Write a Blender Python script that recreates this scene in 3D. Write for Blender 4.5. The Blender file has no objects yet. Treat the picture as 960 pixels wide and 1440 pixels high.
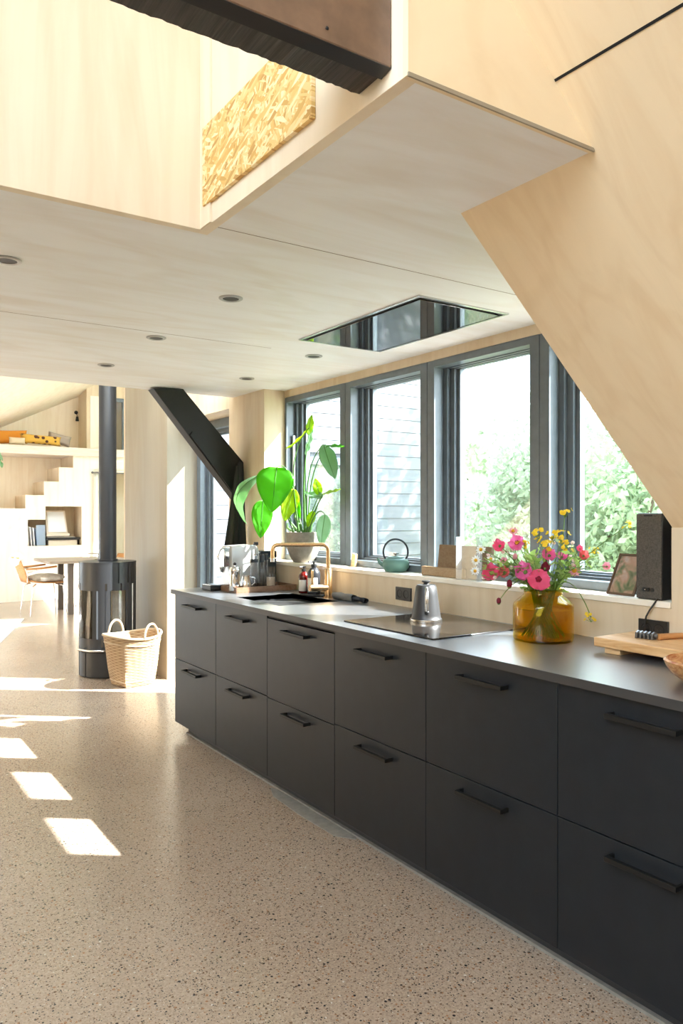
import bpy, math, random
import numpy as np
from mathutils import Vector, Matrix
random.seed(7)
RNG = np.random.default_rng(5)
SC = bpy.context.scene
COL = SC.collection
V = Vector

# ------------------------------------------------------------------ camera constants (960 x 1440 frame)
F, CX, CY, CAMZ = 1075.0, 480.0, 722.0, 1.375
TH = math.atan(724 / 1075)
CO, SI = math.cos(TH), math.sin(TH)
def ray(px, py):
    u = (px - CX) / F; v = (CY - py) / F
    return V((SI + u * CO, CO - u * SI, v))
def on_x(px, py, X): r = ray(px, py); t = X / r.x; return V((X, r.y * t, CAMZ + r.z * t))
def on_y(px, py, Y): r = ray(px, py); t = Y / r.y; return V((r.x * t, Y, CAMZ + r.z * t))
def on_z(px, py, Z): r = ray(px, py); t = (Z - CAMZ) / r.z; return V((r.x * t, r.y * t, Z))
def at_d(px, py, D): r = ray(px, py); return V((r.x * D, r.y * D, CAMZ + r.z * D))

# ------------------------------------------------------------------ materials
MATS = {}
def mat(name, col=(0.5, 0.5, 0.5), rough=0.5, metal=0.0, spec=0.5, **kw):
    m = bpy.data.materials.new(name); m.use_nodes = True
    nt = m.node_tree; b = nt.nodes['Principled BSDF']
    b.inputs['Base Color'].default_value = (*col, 1); b.inputs['Roughness'].default_value = rough
    b.inputs['Metallic'].default_value = metal; b.inputs['Specular IOR Level'].default_value = spec
    for k, v in kw.items(): b.inputs[k].default_value = v
    MATS[name] = m
    return m, nt, b
def N(nt, t, **kw):
    n = nt.nodes.new(t)
    for k, v in kw.items(): setattr(n, k, v)
    return n
def ramp(nt, src, stops, interp='LINEAR'):
    r = N(nt, 'ShaderNodeValToRGB'); r.color_ramp.interpolation = interp
    e = r.color_ramp.elements
    while len(e) < len(stops): e.new(0.5)
    for i, (p, c) in enumerate(stops): e[i].position = p; e[i].color = (*c, 1)
    nt.links.new(src, r.inputs[0]); return r.outputs[0]
def coords(nt, scale=(1, 1, 1), rot=(0, 0, 0)):
    g = N(nt, 'ShaderNodeNewGeometry'); mp = N(nt, 'ShaderNodeMapping')
    mp.inputs['Scale'].default_value = scale; mp.inputs['Rotation'].default_value = rot
    nt.links.new(g.outputs['Position'], mp.inputs[0]); return mp.outputs[0]
def lcoords(nt, scale=(1, 1, 1)):
    g = N(nt, 'ShaderNodeTexCoord'); mp = N(nt, 'ShaderNodeMapping'); mp.inputs['Scale'].default_value = scale
    nt.links.new(g.outputs['Object'], mp.inputs[0]); return mp.outputs[0]
def noise(nt, vec, scale, detail=3, rough=0.5, dist=0.0):
    n = N(nt, 'ShaderNodeTexNoise'); n.inputs['Scale'].default_value = scale; n.inputs['Detail'].default_value = detail
    n.inputs['Roughness'].default_value = rough; n.inputs['Distortion'].default_value = dist
    nt.links.new(vec, n.inputs['Vector']); return n.outputs['Fac']
def mix(nt, f, a, b, mode='MIX'):
    n = N(nt, 'ShaderNodeMix', data_type='RGBA', blend_type=mode)
    for s, v in ((0, f), (6, a), (7, b)):
        if isinstance(v, (int, float)): n.inputs[s].default_value = v
        elif isinstance(v, tuple): n.inputs[s].default_value = (*v, 1)
        else: nt.links.new(v, n.inputs[s])
    return n.outputs[2]
def bump(nt, b, h, s=0.2, d=0.002):
    n = N(nt, 'ShaderNodeBump'); n.inputs['Strength'].default_value = s; n.inputs['Distance'].default_value = d
    nt.links.new(h, n.inputs['Height']); nt.links.new(n.outputs[0], b.inputs['Normal'])

def plywood(name, col, stretch, amt=0.10, rough=0.5):
    m, nt, b = mat(name, col, rough, spec=0.35)
    c = coords(nt, stretch)
    g = noise(nt, c, 1.0, 4, 0.6, 1.6)
    w = N(nt, 'ShaderNodeTexWave', wave_type='BANDS'); w.inputs['Scale'].default_value = 0.55
    w.inputs['Distortion'].default_value = 14; w.inputs['Detail'].default_value = 3; w.inputs['Detail Scale'].default_value = 0.8
    nt.links.new(c, w.inputs[0])
    dark = tuple(x * (1 - amt * k) for x, k in zip(col, (1.0, 1.6, 2.3)))
    light = tuple(min(1, x * (1 + amt * 0.45)) for x in col)
    base = ramp(nt, g, [(0.3, dark), (0.55, col), (0.75, light)])
    fig = ramp(nt, w.outputs['Fac'], [(0.0, (0.93, 0.90, 0.86)), (0.25, (1, 1, 1)), (1, (1, 1, 1))])
    out = mix(nt, 0.45, base, fig, 'MULTIPLY')
    nt.links.new(out, b.inputs['Base Color'])
    return m
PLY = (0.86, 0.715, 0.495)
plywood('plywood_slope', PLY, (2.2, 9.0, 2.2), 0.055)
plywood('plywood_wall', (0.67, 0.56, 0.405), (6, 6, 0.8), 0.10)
plywood('plywood_ceiling', (0.86, 0.87, 0.88), (0.9, 6, 2), 0.05)
plywood('plywood_pale', (0.84, 0.74, 0.58), (5, 5, 0.7), 0.06)
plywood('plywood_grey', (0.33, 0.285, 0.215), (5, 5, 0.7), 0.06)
plywood('plywood_white', (0.86, 0.81, 0.71), (4, 4, 0.7), 0.04)
plywood('board_wood', (0.72, 0.47, 0.24), (30, 4, 30), 0.22, 0.45)
plywood('plank_wood', (0.36, 0.25, 0.14), (6, 30, 60), 0.2, 0.5)
plywood('walnut', (0.20, 0.12, 0.075), (30, 5, 30), 0.3, 0.45)
plywood('dark_board', (0.21, 0.135, 0.07), (6, 30, 60), 0.2, 0.5)
plywood('chair_wood', (0.55, 0.27, 0.10), (6, 6, 20), 0.2, 0.4)
plywood('table_wood', (0.42, 0.36, 0.31), (3, 20, 20), 0.15, 0.5)
plywood('pale_edge', (0.74, 0.67, 0.60), (2, 12, 60), 0.10, 0.5)
plywood('olive_wood', (0.60, 0.34, 0.15), (9, 26, 40), 0.5, 0.4)

def osb():
    m, nt, b = mat('osb_board', (0.72, 0.50, 0.2), 0.55)
    c = coords(nt, (1, 1, 1))
    out = None
    for i, rot in enumerate((0.35, -0.5, 1.15, -1.2)):
        mp = N(nt, 'ShaderNodeMapping'); mp.inputs['Rotation'].default_value = (rot, 0, 0)
        mp.inputs['Location'].default_value = (i * 3.1, i * 7.7, i)
        m2 = N(nt, 'ShaderNodeMapping'); m2.inputs['Scale'].default_value = (1, 105, 22)
        nt.links.new(c, mp.inputs[0]); nt.links.new(mp.outputs[0], m2.inputs[0])
        v = N(nt, 'ShaderNodeTexVoronoi'); v.inputs['Scale'].default_value = 1.0; nt.links.new(m2.outputs[0], v.inputs['Vector'])
        s = N(nt, 'ShaderNodeSeparateColor'); nt.links.new(v.outputs['Color'], s.inputs[0])
        col = ramp(nt, s.outputs[0], [(0.0, (0.50, 0.27, 0.07)), (0.25, (0.70, 0.44, 0.13)), (0.6, (0.80, 0.57, 0.24)), (1.0, (0.92, 0.78, 0.50))])
        if out is None: out = col
        else:
            f = ramp(nt, s.outputs[1], [(0.55, (0, 0, 0)), (0.6, (1, 1, 1))])
            out = mix(nt, f, out, col)
    nt.links.new(out, b.inputs['Base Color'])
osb()

def floor_mat():
    m, nt, b = mat('polished_concrete', (0.3, 0.25, 0.2), 0.2, spec=0.55)
    c = coords(nt)
    big = noise(nt, c, 0.9, 4, 0.55)
    base = ramp(nt, big, [(0.3, (0.385, 0.305, 0.240)), (0.7, (0.46, 0.378, 0.310))])
    fine = noise(nt, c, 60, 3, 0.6)
    warm = noise(nt, c, 130, 2, 0.7)
    base = mix(nt, 0.55, base, ramp(nt, warm, [(0.35, (0.66, 0.55, 0.48)), (0.5, (1.0, 0.98, 0.95)), (0.68, (1.36, 1.33, 1.29))]), 'MULTIPLY')
    base = mix(nt, 0.5, base, ramp(nt, fine, [(0.3, (0.72, 0.72, 0.72)), (0.7, (1.2, 1.18, 1.15))]), 'MULTIPLY')
    for sc, th, cols in ((85, 0.26, [(0.0, (0.035, 0.033, 0.033)), (0.22, (0.16, 0.10, 0.06)), (0.45, (0.32, 0.17, 0.09)), (0.72, (0.46, 0.37, 0.28)), (0.95, (0.60, 0.55, 0.48))]),
                         (170, 0.30, [(0.0, (0.05, 0.045, 0.04)), (0.35, (0.20, 0.13, 0.085)), (0.6, (0.42, 0.32, 0.23)), (0.92, (0.56, 0.50, 0.43))])):
        v = N(nt, 'ShaderNodeTexVoronoi'); v.inputs['Scale'].default_value = sc; nt.links.new(c, v.inputs['Vector'])
        s = N(nt, 'ShaderNodeSeparateColor'); nt.links.new(v.outputs['Color'], s.inputs[0])
        stone = ramp(nt, s.outputs[0], cols, 'CONSTANT')
        d = N(nt, 'ShaderNodeMath', operation='LESS_THAN'); nt.links.new(v.outputs['Distance'], d.inputs[0])
        thr = N(nt, 'ShaderNodeMath', operation='MULTIPLY'); nt.links.new(s.outputs[1], thr.inputs[0]); thr.inputs[1].default_value = th * 1.55
        nt.links.new(thr.outputs[0], d.inputs[1])
        base = mix(nt, d.outputs[0], base, stone)
    nt.links.new(base, b.inputs['Base Color'])
    r = N(nt, 'ShaderNodeMapRange'); nt.links.new(noise(nt, c, 3, 3), r.inputs[0]); r.inputs[3].default_value = 0.16; r.inputs[4].default_value = 0.30
    nt.links.new(r.outputs[0], b.inputs['Roughness'])
floor_mat()

def speckle(name, col, rough, sc, amt, **kw):
    m, nt, b = mat(name, col, rough, **kw)
    n = noise(nt, lcoords(nt), sc, 4, 0.6)
    nt.links.new(ramp(nt, n, [(0.3, tuple(x * (1 - amt) for x in col)), (0.7, tuple(min(1, x * (1 + amt)) for x in col))]), b.inputs['Base Color'])
    return m, nt, b
speckle('cabinet_front', (0.0115, 0.0145, 0.0185), 0.40, 14, 0.12, spec=0.3)
speckle('worktop_laminate', (0.075, 0.082, 0.09), 0.31, 40, 0.08, spec=0.9, **{'Coat Weight': 0.7, 'Coat Roughness': 0.28})
mat('dark_leg', (0.16, 0.135, 0.12), 0.5)
mat('edge_shaded', (0.034, 0.033, 0.033), 0.5)  # worktop tone darkened to imitate shade on its front edge
mat('handle_black', (0.008, 0.008, 0.008), 0.5, spec=0.3)
mat('gap_black', (0.01, 0.01, 0.01), 0.8)
speckle('frame_black', (0.125, 0.155, 0.18), 0.30, 20, 0.10, spec=0.5)  # dark frame colour lifted to bluish grey to imitate flare haze
speckle('screed', (0.27, 0.255, 0.225), 0.7, 30, 0.15)
mat('plinth_dark', (0.035, 0.037, 0.042), 0.5)
mat('sink_black', (0.02, 0.021, 0.023), 0.28, spec=0.6)
mat('brass', (0.70, 0.47, 0.25), 0.26, 1.0)
mat('chrome', (0.80, 0.80, 0.80), 0.10, 1.0)
mat('steel', (0.62, 0.62, 0.62), 0.25, 1.0)
mat('silver_panel', (0.66, 0.67, 0.66), 0.32, 0.25)
mat('kettle_grey', (0.055, 0.055, 0.057), 0.42, 0.35)
mat('black_glass', (0.012, 0.012, 0.013), 0.04, spec=1.0, IOR=1.75)
mat('pane_reflect', (0.10, 0.12, 0.115), 0.03, spec=1.0, IOR=2.4)
mat('cook_glass', (0.02, 0.016, 0.013), 0.10, spec=0.5)
speckle('beam_brown', (0.17, 0.105, 0.07), 0.28, 12, 0.25, spec=0.5)
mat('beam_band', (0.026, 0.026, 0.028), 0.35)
speckle('stained_black', (0.008, 0.008, 0.009), 0.6, 10, 0.3)
def rough_sawn():
    m, nt, b = mat('rough_sawn_dark', (0.03, 0.028, 0.026), 0.55)
    w = noise(nt, coords(nt, (90, 4, 4)), 1.0, 4, 0.7)
    nt.links.new(ramp(nt, w, [(0.3, (0.012, 0.011, 0.010)), (0.6, (0.06, 0.05, 0.043)), (0.8, (0.14, 0.12, 0.10))]), b.inputs['Base Color'])
    bump(nt, b, w, 0.6, 0.004)
rough_sawn()
mat('stove_steel', (0.028, 0.030, 0.034), 0.38, spec=0.5)
speckle('stove_lining', (0.66, 0.64, 0.60), 0.8, 9, 0.25)
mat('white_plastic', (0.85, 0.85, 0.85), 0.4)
mat('black_plastic', (0.015, 0.015, 0.016), 0.4)
mat('socket_black', (0.022, 0.021, 0.020), 0.38)
mat('teapot_green', (0.13, 0.27, 0.225), 0.42, spec=0.5)
mat('teapot_iron', (0.025, 0.035, 0.04), 0.5)
mat('soap_red', (0.10, 0.006, 0.004), 0.15, spec=0.6)
mat('soap_dark', (0.025, 0.026, 0.030), 0.3)
mat('paper_label', (0.80, 0.76, 0.68), 0.7)
mat('cloth_grey', (0.13, 0.13, 0.125), 0.95)
mat('apron_cloth', (0.045, 0.043, 0.042), 0.95)
mat('apron_dark', (0.014, 0.016, 0.022), 0.9)
speckle('pot_clay', (0.30, 0.27, 0.225), 0.85, 16, 0.30)
mat('soil', (0.04, 0.028, 0.02), 0.95)
mat('beige_grain', (0.62, 0.46, 0.32), 0.7)
mat('enamel_dark', (0.025, 0.035, 0.045), 0.12, spec=0.6)
mat('lamp_black', (0.01, 0.01, 0.01), 0.5)
mat('lamp_ring', (0.16, 0.16, 0.16), 0.25, 0.6)
mat('spot_ring', (0.42, 0.42, 0.42), 0.3, 0.5)
mat('curtain_cloth', (0.85, 0.84, 0.76), 0.9)
mat('pillow_orange', (0.72, 0.28, 0.03), 0.9)
mat('pillow_cream', (0.72, 0.62, 0.45), 0.9)
mat('pillow_grey', (0.40, 0.34, 0.30), 0.9)
def spotted():
    m, nt, b = mat('pillow_mustard', (0.7, 0.42, 0.08), 0.9)
    v = N(nt, 'ShaderNodeTexVoronoi'); v.inputs['Scale'].default_value = 11; nt.links.new(lcoords(nt), v.inputs['Vector'])
    nt.links.new(ramp(nt, v.outputs['Distance'], [(0.0, (0.07, 0.025, 0.012)), (0.30, (0.09, 0.03, 0.015)), (0.36, (0.68, 0.40, 0.07))]), b.inputs['Base Color'])
spotted()
speckle('sheepskin_white', (0.82, 0.80, 0.74), 1.0, 30, 0.12)
speckle('sheepskin_grey', (0.62, 0.60, 0.56), 1.0, 30, 0.15)
def rugm():
    m, nt, b = mat('rug_white', (0.85, 0.85, 0.87), 0.95)
    v = N(nt, 'ShaderNodeTexVoronoi'); v.inputs['Scale'].default_value = 5; nt.links.new(coords(nt), v.inputs['Vector'])
    nt.links.new(ramp(nt, v.outputs['Distance'], [(0.0, (0.55, 0.56, 0.62)), (0.10, (0.6, 0.6, 0.66)), (0.13, (0.86, 0.86, 0.88))]), b.inputs['Base Color'])
rugm()
def wicker():
    m, nt, b = mat('wicker', (0.62, 0.43, 0.24), 0.65)
    tc = N(nt, 'ShaderNodeTexCoord'); sx = N(nt, 'ShaderNodeSeparateXYZ'); nt.links.new(tc.outputs['UV'], sx.inputs[0])
    def mth(op, a, bb):
        n = N(nt, 'ShaderNodeMath', operation=op)
        for i, v in enumerate((a, bb)):
            if isinstance(v, (int, float)): n.inputs[i].default_value = v
            else: nt.links.new(v, n.inputs[i])
        return n.outputs[0]
    u = mth('MULTIPLY', sx.outputs[0], math.pi * 26); v = mth('MULTIPLY', sx.outputs[1], math.pi * 34)
    w = mth('MULTIPLY', mth('SINE', u, 0), mth('SINE', v, 0))
    h = mth('ADD', mth('MULTIPLY', mth('ABSOLUTE', mth('SINE', v, 0), 0), 0.6), mth('MULTIPLY', w, 0.4))
    var = noise(nt, lcoords(nt), 9, 3)
    col = ramp(nt, h, [(0.0, (0.22, 0.13, 0.065)), (0.35, (0.44, 0.31, 0.18)), (1.0, (0.58, 0.44, 0.29))])
    nt.links.new(mix(nt, 0.6, col, ramp(nt, var, [(0.3, (0.8, 0.74, 0.66)), (0.7, (1.1, 1.1, 1.1))]), 'MULTIPLY'), b.inputs['Base Color'])
    bump(nt, b, h, 0.7, 0.006)
wicker()
mat('rattan', (0.52, 0.41, 0.28), 0.5)
def fabric_grille():
    m, nt, b = mat('grille_cloth', (0.075, 0.062, 0.048), 0.9)
    n = noise(nt, coords(nt, (1, 900, 120)), 1, 3, 0.7); n2 = noise(nt, coords(nt, (1, 120, 900)), 1, 3, 0.7)
    a = N(nt, 'ShaderNodeMath', operation='ADD'); nt.links.new(n, a.inputs[0]); nt.links.new(n2, a.inputs[1])
    nt.links.new(ramp(nt, a.outputs[0], [(0.75, (0.045, 0.038, 0.030)), (1.0, (0.070, 0.060, 0.048)), (1.25, (0.105, 0.090, 0.072))]), b.inputs['Base Color'])
fabric_grille()
def photo_print():
    m, nt, b = mat('photo_print', (0.4, 0.35, 0.3), 0.15, spec=0.6)
    n = noise(nt, lcoords(nt), 16, 2, 0.5, 0.8)
    nt.links.new(ramp(nt, n, [(0.3, (0.05, 0.07, 0.03)), (0.42, (0.16, 0.17, 0.10)), (0.52, (0.36, 0.22, 0.16)), (0.62, (0.42, 0.34, 0.29)), (0.75, (0.16, 0.06, 0.05))]), b.inputs['Base Color'])
photo_print()
mat('photo_frame_wood', (0.10, 0.055, 0.03), 0.5)
mat('record_white', (0.80, 0.82, 0.86), 0.5); mat('record_blue', (0.35, 0.45, 0.60), 0.4); mat('record_cream', (0.76, 0.71, 0.66), 0.5)
mat('art_print', (0.72, 0.75, 0.80), 0.3); mat('frame_pale', (0.70, 0.62, 0.52), 0.5)

def glass(name, tint, gloss=(1, 1, 1), rough=0.0, base=0.04):
    m = bpy.data.materials.new(name); m.use_nodes = True; nt = m.node_tree
    nt.nodes.remove(nt.nodes['Principled BSDF']); out = nt.nodes['Material Output']
    t = N(nt, 'ShaderNodeBsdfTransparent'); t.inputs[0].default_value = (*tint, 1)
    g = N(nt, 'ShaderNodeBsdfGlossy'); g.inputs['Roughness'].default_value = rough; g.inputs[0].default_value = (*gloss, 1)
    ge = N(nt, 'ShaderNodeNewGeometry'); dt = N(nt, 'ShaderNodeVectorMath', operation='DOT_PRODUCT'); nt.links.new(ge.outputs['Incoming'], dt.inputs[0]); nt.links.new(ge.outputs['Normal'], dt.inputs[1])
    prev = dt.outputs['Value']
    for op, v0, v1 in (('ABSOLUTE', None, 0), ('SUBTRACT', 1.0, None), ('POWER', None, 5.0), ('MULTIPLY', None, 1 - base), ('ADD', None, base)):
        q = N(nt, 'ShaderNodeMath', operation=op); q.use_clamp = op != 'ABSOLUTE'
        nt.links.new(prev, q.inputs[0 if v0 is None else 1]); q.inputs[1 if v0 is None else 0].default_value = v1 if v0 is None else v0; prev = q.outputs[0]
    mx = N(nt, 'ShaderNodeMixShader'); nt.links.new(prev, mx.inputs[0]); nt.links.new(t.outputs[0], mx.inputs[1]); nt.links.new(g.outputs[0], mx.inputs[2])
    nt.links.new(mx.outputs[0], out.inputs[0]); MATS[name] = m
glass('window_glass', (0.97, 0.985, 0.98))
glass('clear_acrylic', (0.94, 0.955, 0.96), rough=0.0, base=0.02)
glass('clear_glass', (0.86, 0.88, 0.90), rough=0.03)
glass('stove_glass', (0.80, 0.79, 0.77), rough=0.02)
glass('amber_glass', (0.92, 0.79, 0.22), (1, 0.95, 0.85), 0.02)
glass('amber_water', (0.97, 0.90, 0.68), (1, 0.9, 0.7), 0.02)
mat('acrylic_edge', (0.60, 0.65, 0.70), 0.2, Alpha=0.30)

def leafmat(name, col, trans, tw=0.45, rough=0.4):
    m = bpy.data.materials.new(name); m.use_nodes = True; nt = m.node_tree
    b = nt.nodes['Principled BSDF']; out = nt.nodes['Material Output']
    n = noise(nt, lcoords(nt), 7, 3, 0.6)
    c = ramp(nt, n, [(0.3, tuple(x * 0.75 for x in col)), (0.7, tuple(min(1, x * 1.25) for x in col))])
    nt.links.new(c, b.inputs['Base Color']); b.inputs['Roughness'].default_value = rough
    t = N(nt, 'ShaderNodeBsdfTranslucent'); t.inputs[0].default_value = (*trans, 1)
    mx = N(nt, 'ShaderNodeMixShader'); mx.inputs[0].default_value = tw
    nt.links.new(b.outputs[0], mx.inputs[1]); nt.links.new(t.outputs[0], mx.inputs[2]); nt.links.new(mx.outputs[0], out.inputs[0])
    MATS[name] = m
leafmat('strelitzia_leaf', (0.07, 0.28, 0.03), (0.32, 0.85, 0.03), 0.6, 0.3)
leafmat('strelitzia_yellow', (0.30, 0.48, 0.03), (0.66, 0.88, 0.04), 0.6, 0.4)
leafmat('strelitzia_pale', (0.30, 0.48, 0.32), (0.42, 0.70, 0.36), 0.5, 0.25)
leafmat('stalk_green', (0.10, 0.24, 0.06), (0.2, 0.4, 0.05), 0.2, 0.45)
leafmat('shrub_leaf', (0.31, 0.40, 0.26), (0.46, 0.58, 0.37), 0.45, 0.5)
leafmat('shrub_leaf_pale', (0.42, 0.50, 0.38), (0.58, 0.68, 0.51), 0.45, 0.5)
leafmat('stem_green', (0.14, 0.27, 0.06), (0.3, 0.45, 0.08), 0.3, 0.5)
leafmat('sprig_green', (0.28, 0.44, 0.13), (0.48, 0.68, 0.16), 0.4, 0.5)
leafmat('petal_pink', (0.88, 0.12, 0.26), (0.92, 0.16, 0.32), 0.4, 0.6)
leafmat('petal_magenta', (0.85, 0.16, 0.42), (0.9, 0.25, 0.5), 0.4, 0.6)
leafmat('petal_coral', (0.80, 0.16, 0.17), (0.85, 0.25, 0.22), 0.4, 0.6)
leafmat('petal_pale', (0.82, 0.36, 0.45), (0.85, 0.45, 0.5), 0.4, 0.6)
leafmat('petal_wine', (0.22, 0.012, 0.035), (0.3, 0.03, 0.05), 0.3, 0.6)
leafmat('petal_yellow', (0.80, 0.56, 0.03), (0.85, 0.65, 0.04), 0.4, 0.6)
leafmat('petal_cream', (0.86, 0.66, 0.62), (0.85, 0.7, 0.65), 0.4, 0.6)
leafmat('petal_white', (0.82, 0.82, 0.78), (0.8, 0.8, 0.75), 0.4, 0.6)
mat('flower_heart', (0.75, 0.42, 0.03), 0.8); mat('flower_core', (0.30, 0.01, 0.04), 0.8)
mat('bark', (0.10, 0.075, 0.055), 0.9)
speckle('terrace', (0.62, 0.60, 0.55), 0.8, 8, 0.12)  # pale tone for the added ground that bounces light indoors
speckle('lawn', (0.16, 0.24, 0.07), 0.95, 3, 0.3)
def siding():
    m, nt, b = mat('black_siding', (0.13, 0.14, 0.16), 0.6)
    n = noise(nt, coords(nt, (1.5, 1, 14)), 1, 4, 0.6)
    nt.links.new(ramp(nt, n, [(0.3, (0.13, 0.138, 0.155)), (0.7, (0.19, 0.20, 0.22))]), b.inputs['Base Color'])
siding()
M = MATS

# ------------------------------------------------------------------ mesh builder
class MB:
    def __init__(s): s.v = []; s.f = []; s.uv = {}
    def add(s, vs, fs):
        o = len(s.v); s.v += [tuple(p) for p in vs]; s.f += [tuple(i + o for i in f) for f in fs]; return o
    def box(s, x0, x1, y0, y1, z0, z1):
        x0, x1 = sorted((x0, x1)); y0, y1 = sorted((y0, y1)); z0, z1 = sorted((z0, z1))
        s.add([(x0, y0, z0), (x1, y0, z0), (x1, y1, z0), (x0, y1, z0), (x0, y0, z1), (x1, y0, z1), (x1, y1, z1), (x0, y1, z1)],
              [(0, 3, 2, 1), (4, 5, 6, 7), (0, 1, 5, 4), (1, 2, 6, 5), (2, 3, 7, 6), (3, 0, 4, 7)]); return s
    def hexa(s, bot, top):           # two 4-loops
        s.add(list(bot) + list(top), [(0, 3, 2, 1), (4, 5, 6, 7), (0, 1, 5, 4), (1, 2, 6, 5), (2, 3, 7, 6), (3, 0, 4, 7)]); return s
    def prism(s, poly, off):         # polygon in 3-D, extruded by off
        n = len(poly); off = V(off); a = [V(p) for p in poly]
        s.add(a + [p + off for p in a], [tuple(range(n))[::-1], tuple(range(n, 2 * n))] + [(i, (i + 1) % n, n + (i + 1) % n, n + i) for i in range(n)]); return s
    def tube(s, pts, r, n=10, cap=True):
        pts = [V(p) for p in pts]; m = len(pts); rs = r if isinstance(r, (list, tuple)) else [r] * m
        vs = []; up = None
        for i, p in enumerate(pts):
            t = (pts[min(i + 1, m - 1)] - pts[max(i - 1, 0)]).normalized()
            if up is None: up = V((0, 0, 1)) if abs(t.z) < 0.9 else V((1, 0, 0))
            a = t.cross(up).normalized(); b = a.cross(t).normalized(); up = b
            for k in range(n):
                q = 2 * math.pi * k / n; vs.append(p + (a * math.cos(q) + b * math.sin(q)) * rs[i])
        fs = [(i * n + k, i * n + (k + 1) % n, (i + 1) * n + (k + 1) % n, (i + 1) * n + k) for i in range(m - 1) for k in range(n)]
        if cap: fs += [tuple(range(n))[::-1], tuple(range((m - 1) * n, m * n))]
        s.add(vs, fs); return s
    def lathe(s, prof, c=(0, 0, 0), n=32, sq=0.0, ell=(1, 1)):
        vs = []
        for r, z in prof:
            for k in range(n):
                q = 2 * math.pi * k / n; x, y = math.cos(q), math.sin(q)
                if sq: g = 1 / max(abs(x), abs(y)); x *= 1 + (g - 1) * sq; y *= 1 + (g - 1) * sq
                vs.append((c[0] + x * r * ell[0], c[1] + y * r * ell[1], c[2] + z))
        m = len(prof)
        fs = [(i * n + k, i * n + (k + 1) % n, (i + 1) * n + (k + 1) % n, (i + 1) * n + k) for i in range(m - 1) for k in range(n)]
        if prof[0][0] > 1e-6: fs.append(tuple(range(n))[::-1])
        if prof[-1][0] > 1e-6: fs.append(tuple(range((m - 1) * n, m * n)))
        s.add(vs, fs); return s
    def ball(s, c, r, n=16, m=10, sc=(1, 1, 1)):
        vs = []; c = V(c)
        for i in range(m + 1):
            a = math.pi * i / m
            for k in range(n):
                q = 2 * math.pi * k / n
                vs.append((c.x + r * sc[0] * math.sin(a) * math.cos(q), c.y + r * sc[1] * math.sin(a) * math.sin(q), c.z + r * sc[2] * math.cos(a)))
        s.add(vs, [(i * n + k, (i + 1) * n + k, (i + 1) * n + (k + 1) % n, i * n + (k + 1) % n) for i in range(m) for k in range(n)]); return s
    def grid(s, fn, nu, nv):
        vs = [fn(i / nu, j / nv) for i in range(nu + 1) for j in range(nv + 1)]
        s.add(vs, [(i * (nv + 1) + j, (i + 1) * (nv + 1) + j, (i + 1) * (nv + 1) + j + 1, i * (nv + 1) + j + 1) for i in range(nu) for j in range(nv)]); return s
    def build(s, name, m, parent=None, bev=0.0, smooth=None, solid=0.0, sub=0, world=False, seg=2):
        me = bpy.data.meshes.new(name); me.from_pydata(s.v, [], s.f); me.update()
        if world and parent is not None:
            me.transform(world_m(parent).inverted())
        for mm in (m if isinstance(m, (list, tuple)) else [m]): me.materials.append(MATS[mm])
        o = bpy.data.objects.new(name, me); COL.objects.link(o)
        if parent is not None: o.parent = parent
        import bmesh
        bm = bmesh.new(); bm.from_mesh(me); bmesh.ops.remove_doubles(bm, verts=bm.verts, dist=1e-6); bmesh.ops.recalc_face_normals(bm, faces=bm.faces); bm.to_mesh(me); bm.free()
        if smooth is not None:
            me.shade_smooth(); me.set_sharp_from_angle(angle=math.radians(smooth))
        if solid:
            d = o.modifiers.new('s', 'SOLIDIFY'); d.thickness = solid; d.offset = 0
        if bev:
            d = o.modifiers.new('b', 'BEVEL'); d.width = bev; d.segments = seg; d.limit_method = 'ANGLE'; d.angle_limit = math.radians(40)
            me.shade_smooth(); me.set_sharp_from_angle(angle=math.radians(30))
            d.harden_normals = False
        if sub:
            d = o.modifiers.new('u', 'SUBSURF'); d.levels = sub; d.render_levels = sub; me.shade_smooth()
        return o
def world_m(o):
    m = Matrix.Translation(o.location) @ o.rotation_euler.to_matrix().to_4x4()
    return (world_m(o.parent) @ m) if o.parent else m
def tag(o, label, cat, group=None, kind=None):
    o['label'] = label; o['category'] = cat
    if group: o['group'] = group
    if kind: o['kind'] = kind
    return o
def thing(name, label, cat, loc=(0, 0, 0), rz=0.0, group=None):
    o = bpy.data.objects.new(name, None); COL.objects.link(o); o.location = loc; o.rotation_euler = (0, 0, rz); o.empty_display_size = 0.05
    return tag(o, label, cat, group)
def struct(name, mb, m, parent=None, **kw):
    o = mb.build(name, m, parent, **kw)
    if parent is None: o['kind'] = 'structure'
    return o
def copy_tree(o, parent=None):
    c = o.copy(); COL.objects.link(c)
    if parent is not None: c.parent = parent
    for ch in list(o.children): copy_tree(ch, c)
    return c
def lab(o, text): o['label'] = text; return o

# ------------------------------------------------------------------ levels
ZC = 2.20; XW = 2.43; XWIN = 2.56; ZS = 1.066; ZT = 0.902
RX0, RS = 1.446, -0.884                     # sloping roof: z = ZC + RS*(x-RX0)
def roofz(x): return ZC + RS * (x - RX0)

# ================================================================== SETTING
struct('floor', MB().box(-3.2, 5.9, -3.2, 13.6, -0.12, 0.0), 'polished_concrete')
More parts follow.
